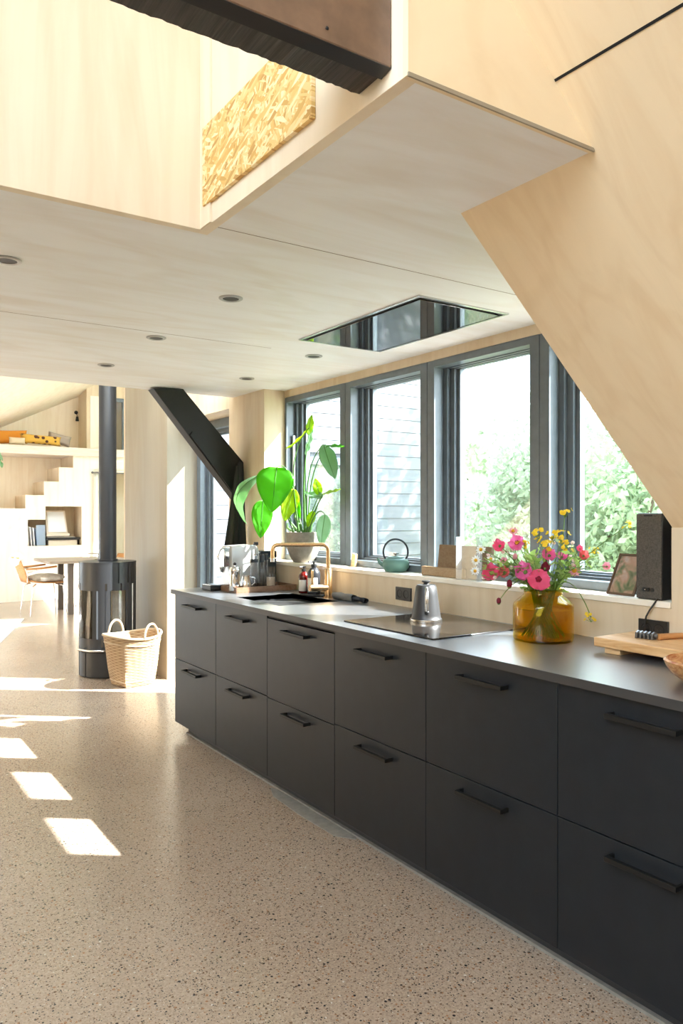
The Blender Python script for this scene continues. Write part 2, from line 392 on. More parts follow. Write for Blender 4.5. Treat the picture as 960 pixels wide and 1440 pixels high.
# soffit (lower ceiling) round the stair void
def soffit():
    m = MB(); t = 0.22
    m.box(-3.2, 0.91, 2.0705, 4.95, ZC, ZC + 0.002); m.box(0.91, 1.448, 1.1205, 4.95, ZC, ZC + 0.002); m.box(1.448, 2.70, 1.556, 4.95, ZC, ZC + 0.002)
    m.box(-3.2, 0.95, 2.11, 4.95, ZC + 0.002, ZC + t); m.box(0.95, 1.38, 1.15, 4.95, ZC + 0.002, ZC + t); m.box(1.38, 2.70, 1.60, 4.95, ZC + 0.002, ZC + t)
    return m
struct('ceiling', soffit(), 'plywood_ceiling')
seam = MB()
seam.box(0.907, 2.4, 2.025, 2.0275, ZC - 0.0006, ZC + 0.001)
seam.box(-1.0, 1.84, 3.36, 3.3625, ZC - 0.0006, ZC + 0.001)
struct('trim_1', seam, 'walnut')
# sloping plywood roof towards the camera
def slope():
    m = MB(); x1, x0 = 2.80, -1.0; t = 0.09
    a = lambda x, y: V((x, y, roofz(x)))
    n = V((0.66, 0, 0.75)) * t
    m.prism([a(1.446, 1.12), a(1.446, 1.56), a(x1, 1.56), a(x1, 1.12)], n)
    m.prism([a(x0, -3.2), a(x0, 1.12), a(x1, 1.12), a(x1, -3.2)], n)
    m.prism([V((-1.0, 1.12, 4.36)), V((0.95, 1.12, 3.9)), V((0.95, 2.1, 3.9)), V((-1.0, 2.1, 4.36))], V((0, 0, 0.08)))  # unseen roof over the void, added to dim the walls below
    m.prism([V((-1.0, 1.12, 4.36)), V((0.95, 1.12, 3.9)), V((0.95, 1.12, 2.66)), V((0.6, 1.12, 2.95))], V((0, 0.02, 0)))
    return m
struct('ceiling_slope', slope(), 'plywood_slope')
sm = MB(); a = on_y(780, 92, 1.12)
xs = a.x
for dx in (0.0,):
    d = V((1, 0, RS)).normalized(); n = V((-0.66, 0, -0.75)) * 0.0012
    p = V((xs, 1.12, roofz(xs))) + n
    sm.prism([p - d * 0.003, p + d * 0.003, p + d * 0.003 + V((0, -3.5, 0)), p - d * 0.003 + V((0, -3.5, 0))], n * -1.5)
struct('trim_2', sm, 'gap_black')
# left slope and gable behind
def left_slope():
    m = MB(); a = lambda x, y: V((x, y, roofz(-1.0) + 0.884 * (x + 1.0)))
    m.prism([a(-1.0, -3.2), a(-1.0, -1.4), a(-3.2, -1.4), a(-3.2, -3.2)], V((-0.06, 0, 0.07)))
    m.prism([a(-1.0, 0.78), a(-1.0, 2.1), a(-3.2, 2.1), a(-3.2, 0.78)], V((-0.06, 0, 0.07)))  # unseen panel added to cut sky light on the void walls
    return m
struct('ceiling_slope_far', left_slope(), 'plywood_slope')
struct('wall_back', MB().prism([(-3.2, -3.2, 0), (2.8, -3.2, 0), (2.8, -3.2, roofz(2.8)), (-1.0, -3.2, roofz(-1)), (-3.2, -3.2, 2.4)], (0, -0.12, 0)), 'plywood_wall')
def wall_left():  # unseen; wing part and its opening shaped to set the light
    m = MB()
    m.box(-3.32, -3.2, -3.2, 4.95, 0, 2.42); m.box(-3.2, -1.2, 4.95, 5.05, 0, 2.42); m.box(-1.3, -1.2, 5.05, 10.0, 0, 4.3); m.box(-1.3, -1.2, 10.0, 13.5, 0, 0.3); m.box(-1.3, -1.2, 12.6, 13.5, 0.3, 3.2)
    return m
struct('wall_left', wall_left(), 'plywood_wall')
# fascia walls of the void
struct('wall_void_front', MB().box(-3.2, 0.905, 2.07, 2.10, ZC - 0.001, 4.3), 'plywood_pale', bev=0.001)
struct('wall_void_side', MB().box(0.905, 0.935, 1.135, 2.10, ZC - 0.001, 3.9), 'plywood_pale', bev=0.001)
struct('wall_void_return', MB().prism([(0.905, 1.12, ZC - 0.001), (1.446, 1.12, ZC - 0.001), (1.446, 1.12, ZC + 0.02), (0.905, 1.12, roofz(0.905) + 0.02)], (0, 0.015, 0)), 'plywood_slope')
struct('trim_3', MB().box(0.8985, 0.905, 2.0, 2.07, ZC, 3.5), 'plywood_pale', bev=0.0008)
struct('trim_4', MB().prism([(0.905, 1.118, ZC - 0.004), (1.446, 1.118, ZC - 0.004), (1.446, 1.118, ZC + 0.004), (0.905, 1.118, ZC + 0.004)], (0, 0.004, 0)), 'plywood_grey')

# knee wall, backsplash wall, window wall
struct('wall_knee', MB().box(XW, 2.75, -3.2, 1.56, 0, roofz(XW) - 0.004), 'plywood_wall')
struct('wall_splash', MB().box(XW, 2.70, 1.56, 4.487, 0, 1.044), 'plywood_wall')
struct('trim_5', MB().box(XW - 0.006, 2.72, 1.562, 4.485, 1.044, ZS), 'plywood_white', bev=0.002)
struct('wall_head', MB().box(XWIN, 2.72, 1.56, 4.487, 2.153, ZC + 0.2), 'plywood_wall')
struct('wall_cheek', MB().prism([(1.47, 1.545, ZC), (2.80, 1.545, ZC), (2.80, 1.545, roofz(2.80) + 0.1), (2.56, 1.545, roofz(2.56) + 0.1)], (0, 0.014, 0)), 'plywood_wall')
def wall_right():
    m = MB(); X = 2.405
    m.box(X, 2.72, 4.487, 5.02, 0, ZC + 0.6)                 # pier between window and terrace door
    m.box(X, 2.72, 5.02, 6.05, 2.13, 3.9)                    # lintel above door
    return m
struct('wall_right', wall_right(), 'plywood_wall')
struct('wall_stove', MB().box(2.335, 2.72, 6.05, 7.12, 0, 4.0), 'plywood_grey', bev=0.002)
struct('trim_6', MB().box(2.333, 2.74, 7.121, 7.145, 0, 4.0), 'plywood_wall')
# wing: exterior siding wall, back wall, end wall, roof
WY = 6.95
def wing_wall():
    m = MB()
    m.box(2.72, 5.9, 7.02, 7.12, 0, 3.9)
    return m
struct('wall_wing', wing_wall(), 'plywood_white')
def cladding():
    m = MB(); z = -0.1; bh = 0.142
    holes = (4.02, 4.84, 0.2, 1.98)
    while z < 3.9:
        spans = [(2.72, 5.95)]
        if z + bh > holes[2] and z < holes[3]: spans = [(2.72, holes[0]), (holes[1], 5.95)]
        for x0, x1 in spans:
            m.hexa([(x0, WY - 0.012, z), (x1, WY - 0.012, z), (x1, WY + 0.05, z), (x0, WY + 0.05, z)],
                   [(x0, WY - 0.006, z + bh - 0.004), (x1, WY - 0.006, z + bh - 0.004), (x1, WY + 0.05, z + bh - 0.004), (x0, WY + 0.05, z + bh - 0.004)])
        z += bh
    m.box(2.72, 4.02, WY + 0.03, 7.02, -0.1, 3.9); m.box(4.84, 5.95, WY + 0.03, 7.02, -0.1, 3.9); m.box(4.02, 4.84, WY + 0.03, 7.02, 1.98, 3.9)
    return m
struct('wall_wing_outside', cladding(), 'black_siding')
w7 = struct('window_7', MB().box(4.02, 4.84, WY - 0.03, WY + 0.02, 1.90, 1.98).box(4.02, 4.84, WY - 0.03, WY + 0.02, 0.2, 0.27).box(4.02, 4.09, WY - 0.03, WY + 0.02, 0.2, 1.98).box(4.77, 4.84, WY - 0.03, WY + 0.02, 0.2, 1.98), 'frame_black')
MB().box(4.09, 4.77, WY - 0.005, WY + 0.005, 0.27, 1.90).build('window_glass', 'pane_reflect', w7)

ext = MB(); ext.box(2.7505, 2.775, -3.2, 1.56, -0.1, 1.0).box(2.7205, 2.745, 1.56, 4.487, -0.1, 1.03).box(2.7205, 2.745, 4.487, 5.02, -0.1, 2.7).box(2.7205, 2.745, 5.02, 6.05, 2.14, 3.8).box(2.7205, 2.745, 6.05, 6.92, -0.1, 3.8)
struct('wall_right_outside', ext, 'black_siding')
def far_roof_z(x, y): return 2.775 + 0.49 * (x - 2.356) + 0.15 * (13.5 - y)
def far_roof():
    m = MB(); t = V((0, 0, 0.12))
    def q(x0, x1, y0, y1):
        m.prism([V((x0, y0, far_roof_z(x0, y0))), V((x1, y0, far_roof_z(x1, y0))), V((x1, y1, far_roof_z(x1, y1))), V((x0, y1, far_roof_z(x0, y1)))], t)
    q(-1.2, 2.73, 4.95, 6.9); q(-1.2, 3.0, 6.9, 13.5); q(3.0, 5.9, 12.3, 13.5); q(3.0, 5.9, 6.9, 12.3)
    return m
struct('ceiling_far', far_roof(), 'plywood_white')
struct('wall_far', MB().box(-1.2, 5.9, 13.5, 13.6, 0, 4.8), 'plywood_pale')
struct('wall_far_right', MB().box(5.8, 5.9, 7.12, 13.5, 0, 1.0).box(5.8, 5.9, 7.12, 9.6, 1.0, 4.9).box(5.8, 5.9, 11.6, 13.5, 1.0, 4.9).box(5.8, 5.9, 9.6, 11.6, 3.4, 4.9), 'plywood_white')  # unseen; opening sized to limit sun in the far room
# loft return post, window wall at right of loft
struct('wall_loft', MB().box(3.612, 3.67, 13.0, 13.5, 2.437, 4.6).box(4.30, 5.8, 13.0, 13.1, 2.437, 4.6).box(3.67, 4.30, 13.0, 13.1, 3.35, 4.6), 'plywood_wall')
w8 = struct('window_8', MB().box(3.82, 3.89, 13.02, 13.08, 2.437, 3.35).box(4.23, 4.30, 13.02, 13.08, 2.437, 3.35).box(3.89, 4.23, 13.02, 13.08, 3.29, 3.35), 'frame_black')
MB().box(3.89, 4.23, 13.045, 13.055, 2.437, 3.29).build('window_glass', 'window_glass', w8)
struct('trim_7', MB().box(3.67, 3.82, 12.99, 13.09, 2.437, 3.35), 'plywood_white')

# staircase with niche
def stair_front():
    m = MB(); Y0, Y1 = 12.70, 12.73
    for x0, x1, z0, z1 in ((-1.2, 2.588, 0, 1.453), (2.588, 2.62, 0, 1.665), (2.62, 2.865, 0, 0.86), (2.62, 2.865, 1.275, 1.665), (2.865, 2.886, 0, 0.86), (2.865, 2.886, 1.275, 1.885),
                           (2.886, 3.094, 0, 0.86), (2.886, 3.094, 1.488, 1.885), (3.094, 3.316, 0, 0.86), (3.094, 3.316, 1.488, 2.116), (3.316, 3.452, 0, 0.86), (3.316, 3.452, 1.488, 2.306), (3.452, 3.64, 0, 2.306)):
        m.box(x0, x1, Y0, Y1, z0, z1)
    return m
st = struct('staircase', stair_front(), 'plywood_white')
tag(st, 'pale plywood block staircase climbing to the sleeping loft', 'staircase')
tr = MB(); xs_ = [-1.2, 2.588, 2.865, 3.094, 3.316, 3.64]; zs_ = [1.453, 1.665, 1.885, 2.116, 2.306]
for i in range(5): tr.box(xs_[i], xs_[i + 1], 12.73, 13.5, zs_[i] - 0.03, zs_[i])
tr.build('tread', 'plywood_wall', st)
rs = MB()
for i in range(1, 5): rs.box(xs_[i], xs_[i] + 0.02, 12.73, 13.5, zs_[i - 1], zs_[i] - 0.03)
rs.build('riser', 'plywood_wall', st)
nb = MB(); nb.box(2.60, 3.47, 13.18, 13.2, 0.84, 1.52).box(2.60, 2.62, 12.73, 13.18, 0.84, 1.30).box(3.452, 3.47, 12.73, 13.18, 0.84, 1.52).box(2.60, 3.47, 12.73, 13.18, 0.84, 0.86).box(2.62, 2.886, 12.73, 13.18, 1.275, 1.295).box(2.866, 3.47, 12.73, 13.18, 1.488, 1.508).box(2.866, 2.886, 12.73, 13.18, 1.275, 1.508)
nb.build('niche', 'plywood_wall', st)
lp = MB().box(-1.2, 5.8, 12.62, 13.5, 2.306, 2.437)
tag(struct('loft_platform', lp, 'pale_edge', bev=0.004), 'thick pale timber platform edge of the sleeping loft', 'loft platform')
# far window right of the stairs
struct('wall_far_window', MB().box(3.64, 5.8, 12.70, 12.8, 2.10, 2.306).box(3.64, 5.8, 12.70, 12.8, 0, 0.5).box(5.0, 5.8, 12.70, 12.8, 0.5, 2.1), 'plywood_white')
w9 = struct('window_9', MB().box(3.64, 3.70, 12.72, 12.78, 0.5, 2.1).box(4.94, 5.0, 12.72, 12.78, 0.5, 2.1).box(3.70, 4.94, 12.72, 12.78, 2.04, 2.1).box(3.70, 4.94, 12.72, 12.78, 0.5, 0.56), 'plywood_white')
MB().box(3.70, 4.94, 12.745, 12.755, 0.56, 2.04).build('window_glass', 'window_glass', w9)

# ------------------------------------------------------------------ kitchen windows
EDG = [(3.816, 4.463), (3.067, 3.707), (2.321, 2.960), (1.600, 2.215)]
for i, (y0, y1) in enumerate(EDG):
    lo = [3.7615, 3.0135, 2.268, 1.562][i]; hi = [4.486, 3.7615, 3.0135, 2.268][i]
    z0, z1, zb, zt = ZS + 0.001, 2.152, 1.102, 2.118
    fr = MB().box(XWIN, 2.625, lo + 0.0015, y0, z0, z1).box(XWIN, 2.625, y1, hi - 0.0015, z0, z1).box(XWIN, 2.625, y0, y1, z0, zb).box(XWIN, 2.625, y0, y1, zt, z1)
    w = struct('window_%d' % (i + 1), fr, 'frame_black', bev=0.0015)
    sa = MB()
    for k, (wd, x0, x1) in enumerate(((0.032, 2.626, 2.648), (0.062, 2.648, 2.668), (0.082, 2.668, 2.70))):
        ys0, ys1 = y0 - 0.01, y1 + 0.006
        sa.box(x0, x1, ys0, ys0 + wd, zb - 0.02, zt + 0.02).box(x0, x1, ys1 - wd, ys1, zb - 0.02, zt + 0.02)
        sa.box(x0, x1, ys0 + wd, ys1 - wd, zb - 0.02, zb + wd * 0.35).box(x0, x1, ys0 + wd, ys1 - wd, zt - wd * 0.12, zt + 0.02)
    sa.build('window_sash', 'frame_black', w, bev=0.001)
    MB().box(2.676, 2.682, y0 + 0.05, y1 - 0.05, zb - 0.01, zt + 0.01).build('window_glass', 'window_glass', w)
    if i == 0:
        h = MB().box(2.600, 2.616, 4.437, 4.452, 1.56, 1.90); lab(h.build('window_handle', 'white_plastic', w, bev=0.004), 'slim white vertical bar standing in for a sunlit sliver')  # white bar imitates a sunlit sliver on the reveal
# terrace door in its deep reveal
dr = MB().box(2.60, 2.66, 5.98, 6.05, 0, 2.13).box(2.60, 2.66, 5.02, 5.09, 0, 2.13).box(2.60, 2.66, 5.09, 5.98, 2.06, 2.13).box(2.60, 2.66, 5.09, 5.98, 0, 0.07)
d1 = struct('door_1', dr, 'frame_black', bev=0.002)
ds = MB()
for wd, x0, x1 in ((0.05, 2.66, 2.68), (0.085, 2.68, 2.71)):
    ds.box(x0, x1, 5.98 - wd, 6.0, 0.05, 2.1).box(x0, x1, 5.06, 5.09 + wd, 0.05, 2.1).box(x0, x1, 5.09 + wd, 5.98 - wd, 2.06 - wd * 0.5, 2.1).box(x0, x1, 5.09 + wd, 5.98 - wd, 0.05, 0.07 + wd)
ds.build('door_sash', 'frame_black', d1, bev=0.001)
MB().box(2.692, 2.698, 5.12, 5.95, 0.1, 2.08).build('door_glass', 'window_glass', d1)

# kitchen plinth, screed edge
struct('baseboard_right', MB().box(1.878, 1.895, 0.93, 4.50, 0, 0.075), 'plinth_dark')
struct('trim_8', MB().box(1.862, 1.878, 0.93, 4.50, 0, 0.010), 'screed')
pc = [on_z(*p, 0.0) for p in ((380, 1108), (400, 1113), (470, 1160), (503, 1173), (500, 1181), (470, 1176), (420, 1146), (384, 1120))]
struct('trim_9', MB().prism([V((p.x, p.y, 0.0)) for p in pc], (0, 0, 0.003)), 'screed')

# ================================================================== BEAM, OSB, BRACE
tb = thing('roof_beam', 'dark brown stained timber beam crossing the top of the picture', 'beam', (0.9, 1.22, 2.234))
MB().box(-3.2, 0.903, 1.169, 1.200, 2.234, 2.42).build('front_board', 'beam_brown', tb, bev=0.003, world=True)
MB().prism([(-3.2, 1.170, 2.2335), (-3.2, 1.2005, 2.226), (-3.2, 1.2005, 2.24), (-3.2, 1.170, 2.24)], (4.103, 0, 0)).build('underside_band', 'beam_band', tb, world=True)  # smooth dark slanting band under the front board
def ridged():
    m = MB(); n = 420; r = random.Random(3); pr = []
    for i in range(n + 1):
        x = -3.2 + 4.103 * i / n; pr.append((x, 1.276 + r.uniform(-0.0016, 0.002), 2.232 + r.uniform(-0.001, 0.0015)))
    vs = []
    for x, y, z in pr: vs += [(x, 1.203, z + 0.003), (x, y, z), (x, y + 0.001, 2.40), (x, 1.203, 2.40)]
    fs = [(0, 1, 2, 3)]
    for i in range(n):
        a, b = 4 * i, 4 * i + 4; fs += [(a + k, a + (k + 1) % 4, b + (k + 1) % 4, b + k) for k in range(4)]
    fs.append((4 * n + 3, 4 * n + 2, 4 * n + 1, 4 * n)); m.add(vs, fs); return m
lab(ridged().build('sawn_board', 'rough_sawn_dark', tb, world=True), 'rough-sawn dark board with ridged edge')
nl = MB().ball(on_y(460, 39.5, 1.166), 0.0035, 8, 6, (1, 0.5, 1)); lab(nl.build('nail_head', 'gap_black', tb, world=True), 'small dark nail head')

ob = MB().box(0.893, 0.9045, 1.446, 2.040, 2.255, 2.478)
tag(ob.build('osb_panel', 'osb_board', bev=0.001), 'golden oriented strand board panel fixed on the pale plywood loft fascia', 'panel')

br = MB(); Yb = 4.79
pl = [on_y(*p, Yb) for p in ((215, 545.5), (258, 546.5), (343, 650), (343, 712), (331, 700))]
pl = [V((min(p.x, 2.404), p.y, min(p.z, ZC - 0.001))) for p in pl]
br.prism(pl, (0, 0.10, 0))
bo = thing('timber_brace', 'black stained diagonal timber brace running from ceiling down to the pier', 'brace', (pl[0].x, Yb, pl[0].z))
br.build('brace_timber', 'stained_black', bo, bev=0.004, world=True)
pl2 = [on_y(*p, Yb - 0.012) for p in ((268, 612), (271, 607), (331, 689), (331, 697))]
MB().prism(pl2, (0, 0.012, 0)).build('edge_strip', 'stained_black', bo, world=True)

# apron hanging from the brace end
ap = thing('apron', 'dark grey cloth apron hanging beside the brace above the coffee machine', 'apron', (2.36, 4.74, 1.0))
def apron(c0, c1, c2, c3, amp, nf, dep):
    def fn(i, j):
        t = j; L = [on_y(*p, 4.74 - dep) for p in (c0, c1, c2, c3)]
        l = L[0].lerp(L[1], t); r = L[3].lerp(L[2], t); p = l.lerp(r, i)
        p.y += amp * math.sin(i * math.pi * 2 * nf) * (0.3 + 0.7 * t); p.x = min(p.x, 2.397); return p
    return MB().grid(fn, 24, 12)
apron((332, 655), (315, 770), (337, 772), (338, 655), 0.014, 2.0, 0.0).build('apron_skirt', 'apron_cloth', ap, smooth=60, solid=0.003, world=True)
lab(apron((334, 650), (334, 772), (347, 772), (342, 650), 0.008, 1.2, 0.02).build('apron_fold', 'apron_dark', ap, smooth=60, solid=0.003, world=True), 'darker navy fold')
MB().tube([on_y(337, 648, 4.775), on_y(337, 650, 4.755), on_y(337, 657, 4.745)], 0.004, 8).build('neck_loop', 'apron_dark', ap, world=True)

# ================================================================== CABINETS
def make_cabinet(label, y0, dish=False):
    cab = thing('dishwasher' if dish else 'base_cabinet', label, 'dishwasher' if dish else 'cabinet', (1.8066, y0, 0.0744), 0, None if dish else 'black kitchen base cabinets')
    w = 0.603
    MB().box(0.0205, 0.59, 0.001, w - 0.001, 0.002, 0.798).build('carcass', 'gap_black', cab)
    for z0, z1, hz in (((0.002, 0.3905, 0.350), (0.3935, 0.783, 0.742)) if dish else ((0.002, 0.3965, 0.352), (0.4000, 0.797, 0.744))):
        d = MB().box(0, 0.019, 0.0015, w - 0.0015, z0, z1).build('door_panel' if dish else 'drawer', 'cabinet_front', cab, bev=0.0012)
        h = MB().box(-0.038, -0.024, 0.197, 0.412, hz - 0.006, hz + 0.008)
        h.box(-0.024, 0.0, 0.197, 0.205, hz - 0.006, hz + 0.008).box(-0.024, 0.0, 0.404, 0.412, hz - 0.006, hz + 0.008)
        h.build('handle', 'handle_black', d, bev=0.001)
    if dish: MB().box(0.004, 0.020, 0.003, w - 0.003, 0.787, 0.797).build('control_strip', 'gap_black', cab)
    return cab
YS = [3.942, 3.339, 2.736, 2.133, 1.530, 0.927]
LB = ['black two-drawer base cabinet at the far end of the worktop beside the terrace door', 'black two-drawer base cabinet below the sink, second from the far end',
      'integrated dishwasher with two matching black panels between sink cabinet and hob', 'black two-drawer base cabinet below the left end of the black hob',
      'black two-drawer base cabinet below the amber flower vase', 'nearest black two-drawer base cabinet, below the chopping board']
cab0 = make_cabinet(LB[0], YS[0])
for i in range(1, 6):
    if i == 2: make_cabinet(LB[2], YS[2], True); continue
    c = copy_tree(cab0); c.location.y = YS[i]; c['label'] = LB[i]

# worktop with sink cut-out
SX0, SX1, SY0, SY1 = 1.92, 2.29, 3.42, 3.92
wt = MB(); x0, x1, y0, y1 = 1.786, 2.428, 0.925, 4.56; za, zb = 0.8755, ZT
wt.box(x0, SX0, y0, y1, za, zb).box(SX1, x1, y0, 4.485, za, zb).box(SX0, SX1, y0, SY0, za, zb).box(SX0, SX1, SY1, y1, za, zb).box(SX1, 2.40, 4.485, y1, za, zb)
wt = wt.build('kitchen_worktop', 'worktop_laminate')
MB().box(x0 - 0.0012, x0 - 0.0001, y0, y1, za, zb - 0.0006).build('shaded_edge', 'edge_shaded', wt)  # thin darker strip puts the shade of the front edge into colour
tag(wt, 'long charcoal laminate worktop running below the windows', 'worktop')
sk = thing('kitchen_sink', 'black undermounted sink bowl set into the worktop', 'sink', (2.1, 3.67, 0.70))
sb = MB(); t = 0.004
sb.box(SX0 - t, SX1 + t, SY0 - t, SY1 + t, 0.70, 0.704); sb.box(SX0 - t, SX0, SY0 - t, SY1 + t, 0.704, 0.8995).box(SX1, SX1 + t, SY0 - t, SY1 + t, 0.704, 0.8995).box(SX0, SX1, SY0 - t, SY0, 0.704, 0.8995).box(SX0, SX1, SY1, SY1 + t, 0.704, 0.8995)
sb.build('bowl', 'sink_black', sk, world=True)
lab(MB().lathe([(0.0, 0.7045), (0.045, 0.7045), (0.045, 0.707), (0.03, 0.7075), (0.0, 0.7065)], (2.1, 3.67, 0), 24).build('drain', 'steel', sk, world=True, smooth=40), 'round steel drain')

# brass tap
tp = thing('kitchen_tap', 'square-arched brushed brass kitchen tap behind the sink', 'tap', (2.33, 3.62, ZT))
Pb = V((2.335, 3.60, ZT))
MB().lathe([(0, 0), (0.028, 0), (0.028, 0.006), (0.022, 0.008), (0.022, 0.16), (0.018, 0.165), (0, 0.165)], Pb, 24).build('body', 'brass', tp, world=True, smooth=40)
zt_ = on_x(449, 765, 2.335).z
sp = []
end = on_y(402, 765, 3.72)
A = V((Pb.x, Pb.y, ZT + 0.15)); B = V((Pb.x, Pb.y, zt_)); C = V((2.06, 3.745, zt_)); D = V((2.06, 3.745, zt_ - 0.075))
def arc(p, q, r_, n=6):
    # rounded corner points p->corner->r_ with radius .035
    d1 = (p - q).normalized() * 0.035; d2 = (r_ - q).normalized() * 0.035
    return [(q + d1) * (1 - t) ** 2 + q * 2 * t * (1 - t) + (q + d2) * t ** 2 for t in [k / n for k in range(n + 1)]]
sp = [A] + arc(A, B, C) + arc(B, C, D) + [D]
MB().tube(sp, 0.0115, 14).build('spout', 'brass', tp, world=True, smooth=50)
MB().tube([D, D - V((0, 0, 0.02))], 0.0125, 14).build('aerator', 'steel', tp, world=True, smooth=40)
LV = [Pb + V((0, 0, 0.055)), Pb + V((-0.05, 0.0, 0.058)), Pb + V((-0.115, 0.01, 0.06))]
MB().tube(LV, [0.020, 0.019, 0.019], 16).build('side_valve', 'brass', tp, world=True, smooth=50)
MB().box(-0.108 + Pb.x, -0.094 + Pb.x, Pb.y + 0.002, Pb.y + 0.012, ZT + 0.07, ZT + 0.16).build('lever', 'brass', tp, world=True, bev=0.003)

# soap bottles on black dish
sd = MB().lathe([(0, 0), (0.085, 0), (0.09, 0.008), (0.086, 0.012), (0.08, 0.008), (0, 0.008)], (2.335, 3.755, ZT), 32, ell=(0.8, 1.1))
tag(sd.build('soap_dish', 'black_plastic', smooth=40), 'black round dish holding the two soap bottles by the tap', 'dish')
def bottle(name, label, loc, r, h, bodym, capm, lbl=True):
    b = thing(name, label, 'bottle', loc, 0, 'soap bottles beside the sink')
    MB().lathe([(0, 0), (r * 0.95, 0), (r, 0.004), (r, h * 0.60), (r * 0.93, h * 0.68), (r * 0.6, h * 0.77), (r * 0.36, h * 0.80), (r * 0.36, h * 0.84), (0, h * 0.84)], (0, 0, 0), 28).build('bottle_body', bodym, b, smooth=50)
    MB().lathe([(0, h * 0.82), (r * 0.42, h * 0.82), (r * 0.42, h * 0.90), (r * 0.16, h * 0.91), (r * 0.16, h * 0.965), (r * 0.45, h * 0.965), (r * 0.45, h), (0, h)], (0, 0, 0), 20).tube([(0, 0, h * 0.985), (-r * 1.1, -r * 0.2, h * 0.98)], r * 0.14, 8).build('pump', capm, b, smooth=40)
    def fn(i, j):
        a = math.radians(170 + 100 * i); return V(((r + 0.0006) * math.cos(a), (r + 0.0006) * math.sin(a), h * (0.08 + 0.42 * j)))
    if lbl: lab(MB().grid(fn, 14, 2).build('paper_label', 'paper_label', b, smooth=60, solid=0.0004), 'plain cream paper label')
bottle('soap_bottle', 'small dark red soap bottle with black pump, behind the larger dark one', (2.315, 3.832, ZT + 0.0085), 0.030, 0.155, 'soap_red', 'black_plastic')
bottle('soap_bottle', 'larger charcoal soap bottle with dark pump, nearest the brass tap', (2.330, 3.745, ZT + 0.0085), 0.038, 0.190, 'soap_dark', 'black_plastic')

dc = thing('dishcloth', 'rolled grey dishcloth with a black end lying right of the brass tap', 'cloth', (2.32, 3.42, ZT))
def roll(p0, p1, r):
    def fn(i, j):
        a = j * 2 * math.pi; c = V(p0).lerp(V(p1), i); d = (V(p1) - V(p0)).normalized(); s_ = d.cross(V((0, 0, 1))).normalized()
        rr = r * (1 + 0.12 * math.sin(3 * a + 5 * i)) * (0.9 + 0.1 * math.sin(9 * i)); return c + s_ * math.cos(a) * rr * 1.15 + V((0, 0, 1)) * math.sin(a) * rr * 0.9
    return MB().grid(fn, 14, 18)
roll((2.335, 3.535, ZT + 0.020), (2.345, 3.36, ZT + 0.018), 0.021).build('cloth_roll', 'cloth_grey', dc, smooth=60, solid=0.002, world=True)
lab(roll((2.345, 3.36, ZT + 0.016), (2.36, 3.27, ZT + 0.013), 0.014).build('cloth_end', 'apron_dark', dc, smooth=60, solid=0.002, world=True), 'black end')

# hob, hood
hb = thing('induction_hob', 'flat black glass induction hob under the gooseneck kettle', 'hob', (2.12, 2.47, ZT))
MB().box(1.874, 2.385, 2.173, 2.766, ZT, ZT + 0.006).build('glass_plate', 'cook_glass', hb, bev=0.002, world=True)

hd = thing('ceiling_hood', 'flush black glass extractor hood recessed in the plywood soffit', 'extractor hood', (2.09, 2.67, ZC))
hx0, hx1, hy0, hy1 = 1.851, 2.331, 2.226, 3.112
f_ = MB()
for a0, a1, b0, b1 in ((hx0, hx1, hy0, hy0 + 0.012), (hx0, hx1, hy1 - 0.012, hy1), (hx0, hx0 + 0.012, hy0 + 0.012, hy1 - 0.012), (hx1 - 0.012, hx1, hy0 + 0.012, hy1 - 0.012)): f_.box(a0, a1, b0, b1, ZC - 0.006, ZC - 0.0002)
f_.build('rim', 'steel', hd, world=True)
MB().box(hx0 + 0.014, hx1 - 0.014, hy0 + 0.014, hy1 - 0.014, ZC - 0.004, ZC - 0.0004).build('suction_slot', 'gap_black', hd, world=True)
MB().box(hx0 + 0.03, hx1 - 0.03, hy0 + 0.03, hy1 - 0.03, ZC - 0.009, ZC - 0.0042).build('glass_panel', 'black_glass', hd, world=True, bev=0.001)

# recessed spotlights
SP = [(0.487, 2.67, 'recessed black spotlight nearest the left edge of the soffit'), (1.284, 2.665, 'recessed black spotlight nearest the open void corner'), (1.282, 3.458, 'middle recessed black spotlight of the row over the aisle'),
      (1.287, 4.249, 'recessed black spotlight closest to the stove pipe'), (2.128, 4.194, 'recessed black spotlight over the sink end, beside the brace'), (2.116, 3.402, 'recessed black spotlight just beyond the extractor hood')]
s0 = None
for x, y, l in SP:
    if s0 is None:
        s0 = thing('ceiling_spotlight', l, 'spotlight', (x, y, ZC - 0.0002), 0, 'recessed soffit spotlights')
        MB().lathe([(0.030, -0.001), (0.046, 0), (0.046, -0.003), (0.040, -0.006), (0.032, -0.005), (0.030, -0.001)], n=32).build('ring', 'spot_ring', s0, smooth=40)
        MB().lathe([(0, -0.0012), (0.031, -0.0012), (0.031, -0.003), (0, -0.002)], n=32).build('lamp', 'lamp_black', s0, smooth=40)
    else:
        c = copy_tree(s0); c.location = (x, y, ZC - 0.0002); c['label'] = l

